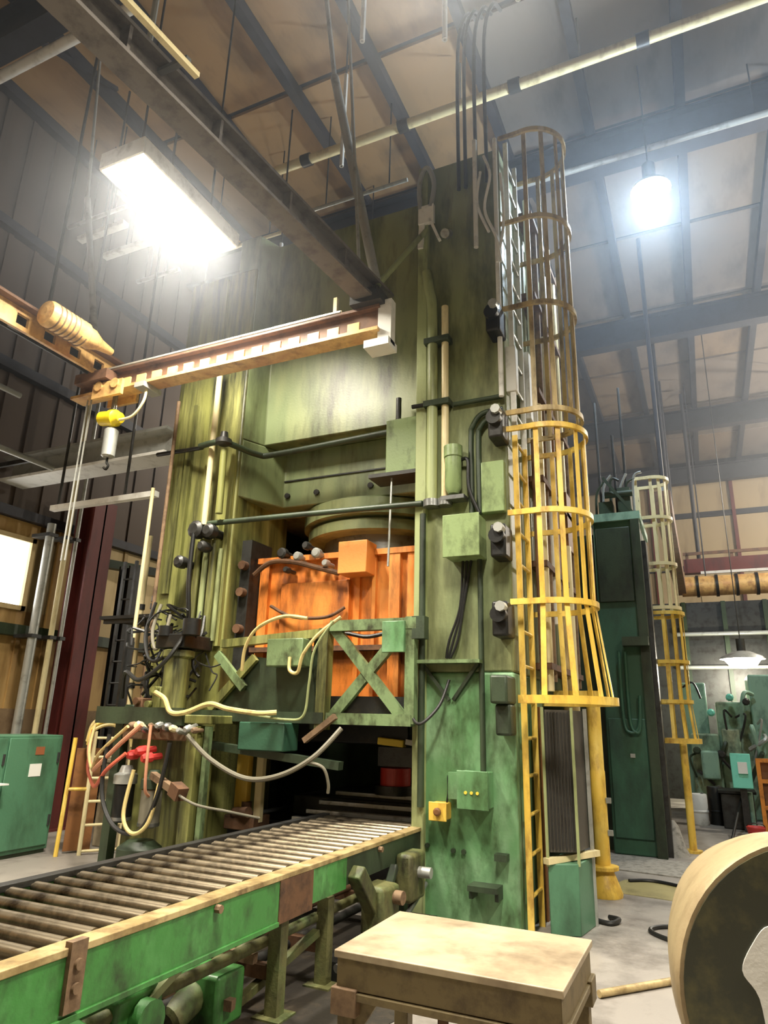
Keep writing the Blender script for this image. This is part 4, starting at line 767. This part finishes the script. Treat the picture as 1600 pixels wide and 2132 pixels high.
for i in range(6): x = -1.25+i*.11; pipe(p2, [(x, 10.4, 4.6), (x+.02, 10.4, 5.0+.1*(i % 3)), (x+.14, 10.4, 5.2+.1*(i % 2))], .02, 'galvanised' if i % 2 else 'dark_green', 6)
part('valve_cluster', MB().box(-1.2, -1.0, 10.3, 10.6, 4.6, 4.85).box(-.92, -.74, 10.3, 10.6, 4.6, 5.05).cyl((-1.1, 10.3, 4.95), (-.7, 10.3, 4.95), .05).bar((-1.1, 10.2, 5.2), (-.72, 10.2, 4.62), .04, .04), 'dark_green', p2)
for x, z1 in ((-1.18, 6.6), (-.95, 6.0), (-.80, 6.8)): pipe(p2, [(x, 10.5, 4.6), (x, 10.5, z1)], .022, 'steel_dark', 6, 2)
part('debris_pile', MB().lathe((-.58, 10.55, 0), (0, 0, 1), [(0, .2), (.1, .15), (.35, .08), (.42, .03)], 9), 'gravel', p2)
t = thing('runway_girder', 'brown crane girder running back behind the second ladder cage', 'crane beam', (-.2, 13, 5.0)); part('girder', MB().box(-.46, -.20, 11.6, 19.5, 4.95, 5.35), 'crane_brown', t)
part('rail', B(-.37, -.29, 11.6, 19.5, 5.35, 5.42), 'steel', t)
for y in (12.5, 16, 19): part('hanger', CY((-.33, y, 5.4), (-.33, y, 11), .04, n=8), 'roof_steel', t)
t = thing('far_crane', 'dark red crane girder with rails in the far bay', 'crane beam', (1.5, 20, 5.6)); part('girder', B(-.2, 6, 19.9, 20.2, 5.62, 6.0), 'red_oxide', t); part('upper_rail', B(-.2, 6, 19.86, 19.9, 6.1, 6.18), 'crane_brown', t); part('light_rail', B(.2, 6, 19.82, 19.88, 5.56, 5.63), 'white_paint', t)
for x in (-.1, 1.0, 2.2, 3.4): part('post', B(x-.04, x+.04, 19.9, 20, 6.0, 6.18), 'crane_brown', t)
for x in (.2, 3.0, 5.5): part('hanger', CY((x, 20.05, 6.0), (x, 20.05, 11.0), .05, n=8), 'roof_steel', t)
t = thing('ribbed_duct', 'tan round duct with dark ribs below the far red girder', 'duct', (1.2, 19.6, 5.0)); part('shell', CY((-.3, 19.4, 5.15), (6, 19.4, 5.15), .26, n=20), 'crane_tan', t)
for i in range(8): part('rib', MB().lathe((.05+i*.46, 19.4, 5.15), (1, 0, 0), [(0, .29), (.07, .29)], 20), 'oily_black', t)
for x in (.3, 2.6, 5.0): part('hanger', CY((x, 19.4, 5.4), (x, 19.4, 11), .02, n=6), 'roof_steel', t)
t = thing('control_desk', 'bright teal control box on a dark stand in the far aisle', 'control box', (.38, 13.5, 0)); part('box', MB().bar((.41, 13.45, .66), (.41, 13.52, 1.2), .30, .2, (0, 1, 0)), 'teal_bright', t, .01); part('screen_plate', B(.36, .50, 13.33, 13.36, .9, 1.08), 'paper', t); part('stand', B(.36, .46, 13.45, 13.6, 0, .68), 'steel_dark', t)
t = thing('machine_base', 'dark grey machine base on the floor below the teal control box', 'machine', (.2, 13.9, 0)); part('body', B(.06, .56, 13.7, 14.3, 0, .56), 'steel_dark', t, .02); part('top_plate', B(.02, .6, 13.66, 14.34, .56, .60), 'oily_black', t); part('side_pipe', CY((.5, 13.62, 0), (.5, 13.62, .6), .04), 'teal', t)
t = thing('orange_rack', 'orange steel rack at the right edge of the far aisle', 'rack', (.85, 13.4, 0))
for x in (.66, .86, 1.06, 1.26): part('upright', B(x-.03, x+.03, 13.3, 13.4, 0, 1.15), 'orange_far', t)
for z in (.04, .4, .8, 1.12): part('crossbar', B(.63, 1.29, 13.32, 13.38, z-.03, z+.03), 'orange_far', t)
part('back_sheet', B(.66, 1.26, 13.42, 13.44, .05, 1.1), 'brown_paint', t)
t = thing('red_bucket', 'small red bucket on the floor by the orange rack', 'bucket', (.5, 12.9, 0)); part('body', MB().lathe((.50, 12.9, 0), (0, 0, 1), [(0, .10), (.02, .11), (.15, .14), (.16, .135), (.14, .12), (.05, .09), (.05, .01)], 18), 'red_paint', t); part('handle', MB().tube(spline([(.37, 12.9, .15), (.4, 12.82, .2), (.5, 12.78, .22), (.6, 12.82, .2), (.63, 12.9, .15)], 5), .008, 6), 'steel_dark', t)
t = thing('floor_crowbar', 'dark bar leaning on the machine base in the far aisle', 'bar', (.2, 12.9, 0)); part('shaft', CY((.14, 12.3, .015), (.36, 13.62, .5), .022, n=8), 'oily_black', t)
# far machinery: teal lathe-like machine with stacked bodies
fm = thing('far_machine', 'pale teal machine full of pipes at the end of the aisle', 'machine', (.4, 16, 0))
for a, m in (((-.35, .15, 15.0, 15.8, 0, 1.5), 'machine_teal'), ((.15, .75, 15.2, 16.2, 0, 2.1), 'machine_teal'), ((.75, 1.6, 15.0, 16.2, 0, 2.6), 'teal'), ((-.5, .0, 15.9, 16.6, 0, 2.5), 'teal'), ((-.2, .1, 14.7, 15.0, .7, 1.2), 'teal'), ((.2, .5, 14.8, 15.2, 1.1, 1.6), 'machine_teal'), ((-.42, -.1, 14.6, 15.0, 0, .35), 'table_side'), ((1.6, 3.5, 15.5, 17, 0, 2.8), 'machine_teal')): part('body', B(*a), m, fm, .03)
rr = random.Random(11)
for i in range(16):
    x = rr.uniform(-.4, 1.5); z = rr.uniform(.8, 2.6); pipe(fm, [(x, 14.9, z), (x+rr.uniform(-.2, .2), 14.75, z+rr.uniform(-.1, .2)), (x+rr.uniform(-.3, .3), 14.85, z-rr.uniform(.2, .7))], rr.choice([.02, .03, .04]), rr.choice(['teal', 'dark_green', 'galvanised', 'steel_dark']), 6)
for i in range(8):
    x = rr.uniform(-.4, 1.5); z = rr.uniform(.9, 2.3); part('valve', MB().lathe((x, 14.7, z), (0, 1, 0), [(0, .04), (.03, .07), (.12, .07), (.3, .05)], 10), rr.choice(['dark_green', 'teal_bright', 'steel_dark']), fm)
for i, (x, y, z, h, m, lab) in enumerate(((-.30, 14.0, .0, .5, 'white_paint', 'white drum on the floor near the second ladder'), (-.02, 14.2, .0, .62, 'oily_black', 'black drum beside the white one in the far aisle'))):
    t = thing('oil_drum', lab, 'drum', (x, y, 0)); part('shell', MB().lathe((x, y, 0), (0, 0, 1), [(0, .13), (.02, .14), (.2, .14), (.21, .15), (.23, .15), (.24, .14), (h-.02, .14), (h, .13), (h, .01)], 18), m, t); part('bung', CY((x+.06, y, h), (x+.06, y, h+.02), .025, n=8), 'steel', t)
t = thing('far_partition', 'dark cluttered partition wall behind the far teal machine', 'partition', (1.5, 18.6, 0)); part('panel', B(-3.2, 6, 18.6, 18.75, 0, 4.6), 'steel_dark', t)
for x in (-.3, .6, 1.5, 2.4): part('post', B(x-.05, x+.05, 18.5, 18.6, 0, 4.6), 'dark_green', t)
for z in (3.0, 3.8): part('pipe', CY((-.5, 18.45, z), (6, 18.45, z), .05), 'galvanised', t)

# ================================================================= ON THE FLOOR
solo('floor_pipe', CY((-.78, 4.98, .025), (-.20, 5.66, .025), .022, n=10), 'rail_tan', (-.5, 5.3, .0), 'straight tan pipe lying on the floor between table and drum', 'pipe')
solo('floor_cable', TU([(-.1, 6.3, .015), (-.42, 6.42, .015), (-.60, 6.62, .015), (-.52, 6.80, .015), (-.2, 6.95, .015)], .018), 'black_hose', (-.4, 6.6, 0), 'black cable loop on the floor beside the drum', 'cable')
solo('floor_cable', TU([(-.95, 8.5, .015), (-.7, 8.62, .015), (-.3, 8.4, .015), (.1, 8.0, .015)], .02), 'oily_black', (-.4, 8.4, 0), 'black cable trailing from the foot of the yellow post', 'cable')
solo('floor_hook', TU([(-1.06, 6.72, .02), (-.92, 6.66, .02), (-.86, 6.78, .03), (-.95, 6.86, .02)], .02), 'steel_dark', (-1, 6.7, 0), 'bent dark bar on the floor by the guard plinth', 'bar')

# ================================================================= SMOKY AIR
hm = bpy.data.materials.new('smoky_air'); hm.use_nodes = True; nt = hm.node_tree; nt.nodes.clear()
ov = nt.nodes.new('ShaderNodeOutputMaterial'); vs2 = nt.nodes.new('ShaderNodeVolumeScatter'); vs2.inputs['Color'].default_value = (.86, .92, 1.0, 1); vs2.inputs['Density'].default_value = .017; vs2.inputs['Anisotropy'].default_value = .55
nt.links.new(vs2.outputs[0], ov.inputs['Volume']); MATS['smoky_air'] = hm
o = link('smoky_air', B(WX0+.3, WX1-.1, -5.5, WY1-.3, 4.7, 10.2).mesh('smoky_air', 'smoky_air'), None); props(o, 'thin smoky haze hanging under the roof of the hall', 'haze', None, 'stuff'); o.display_type = 'WIRE'
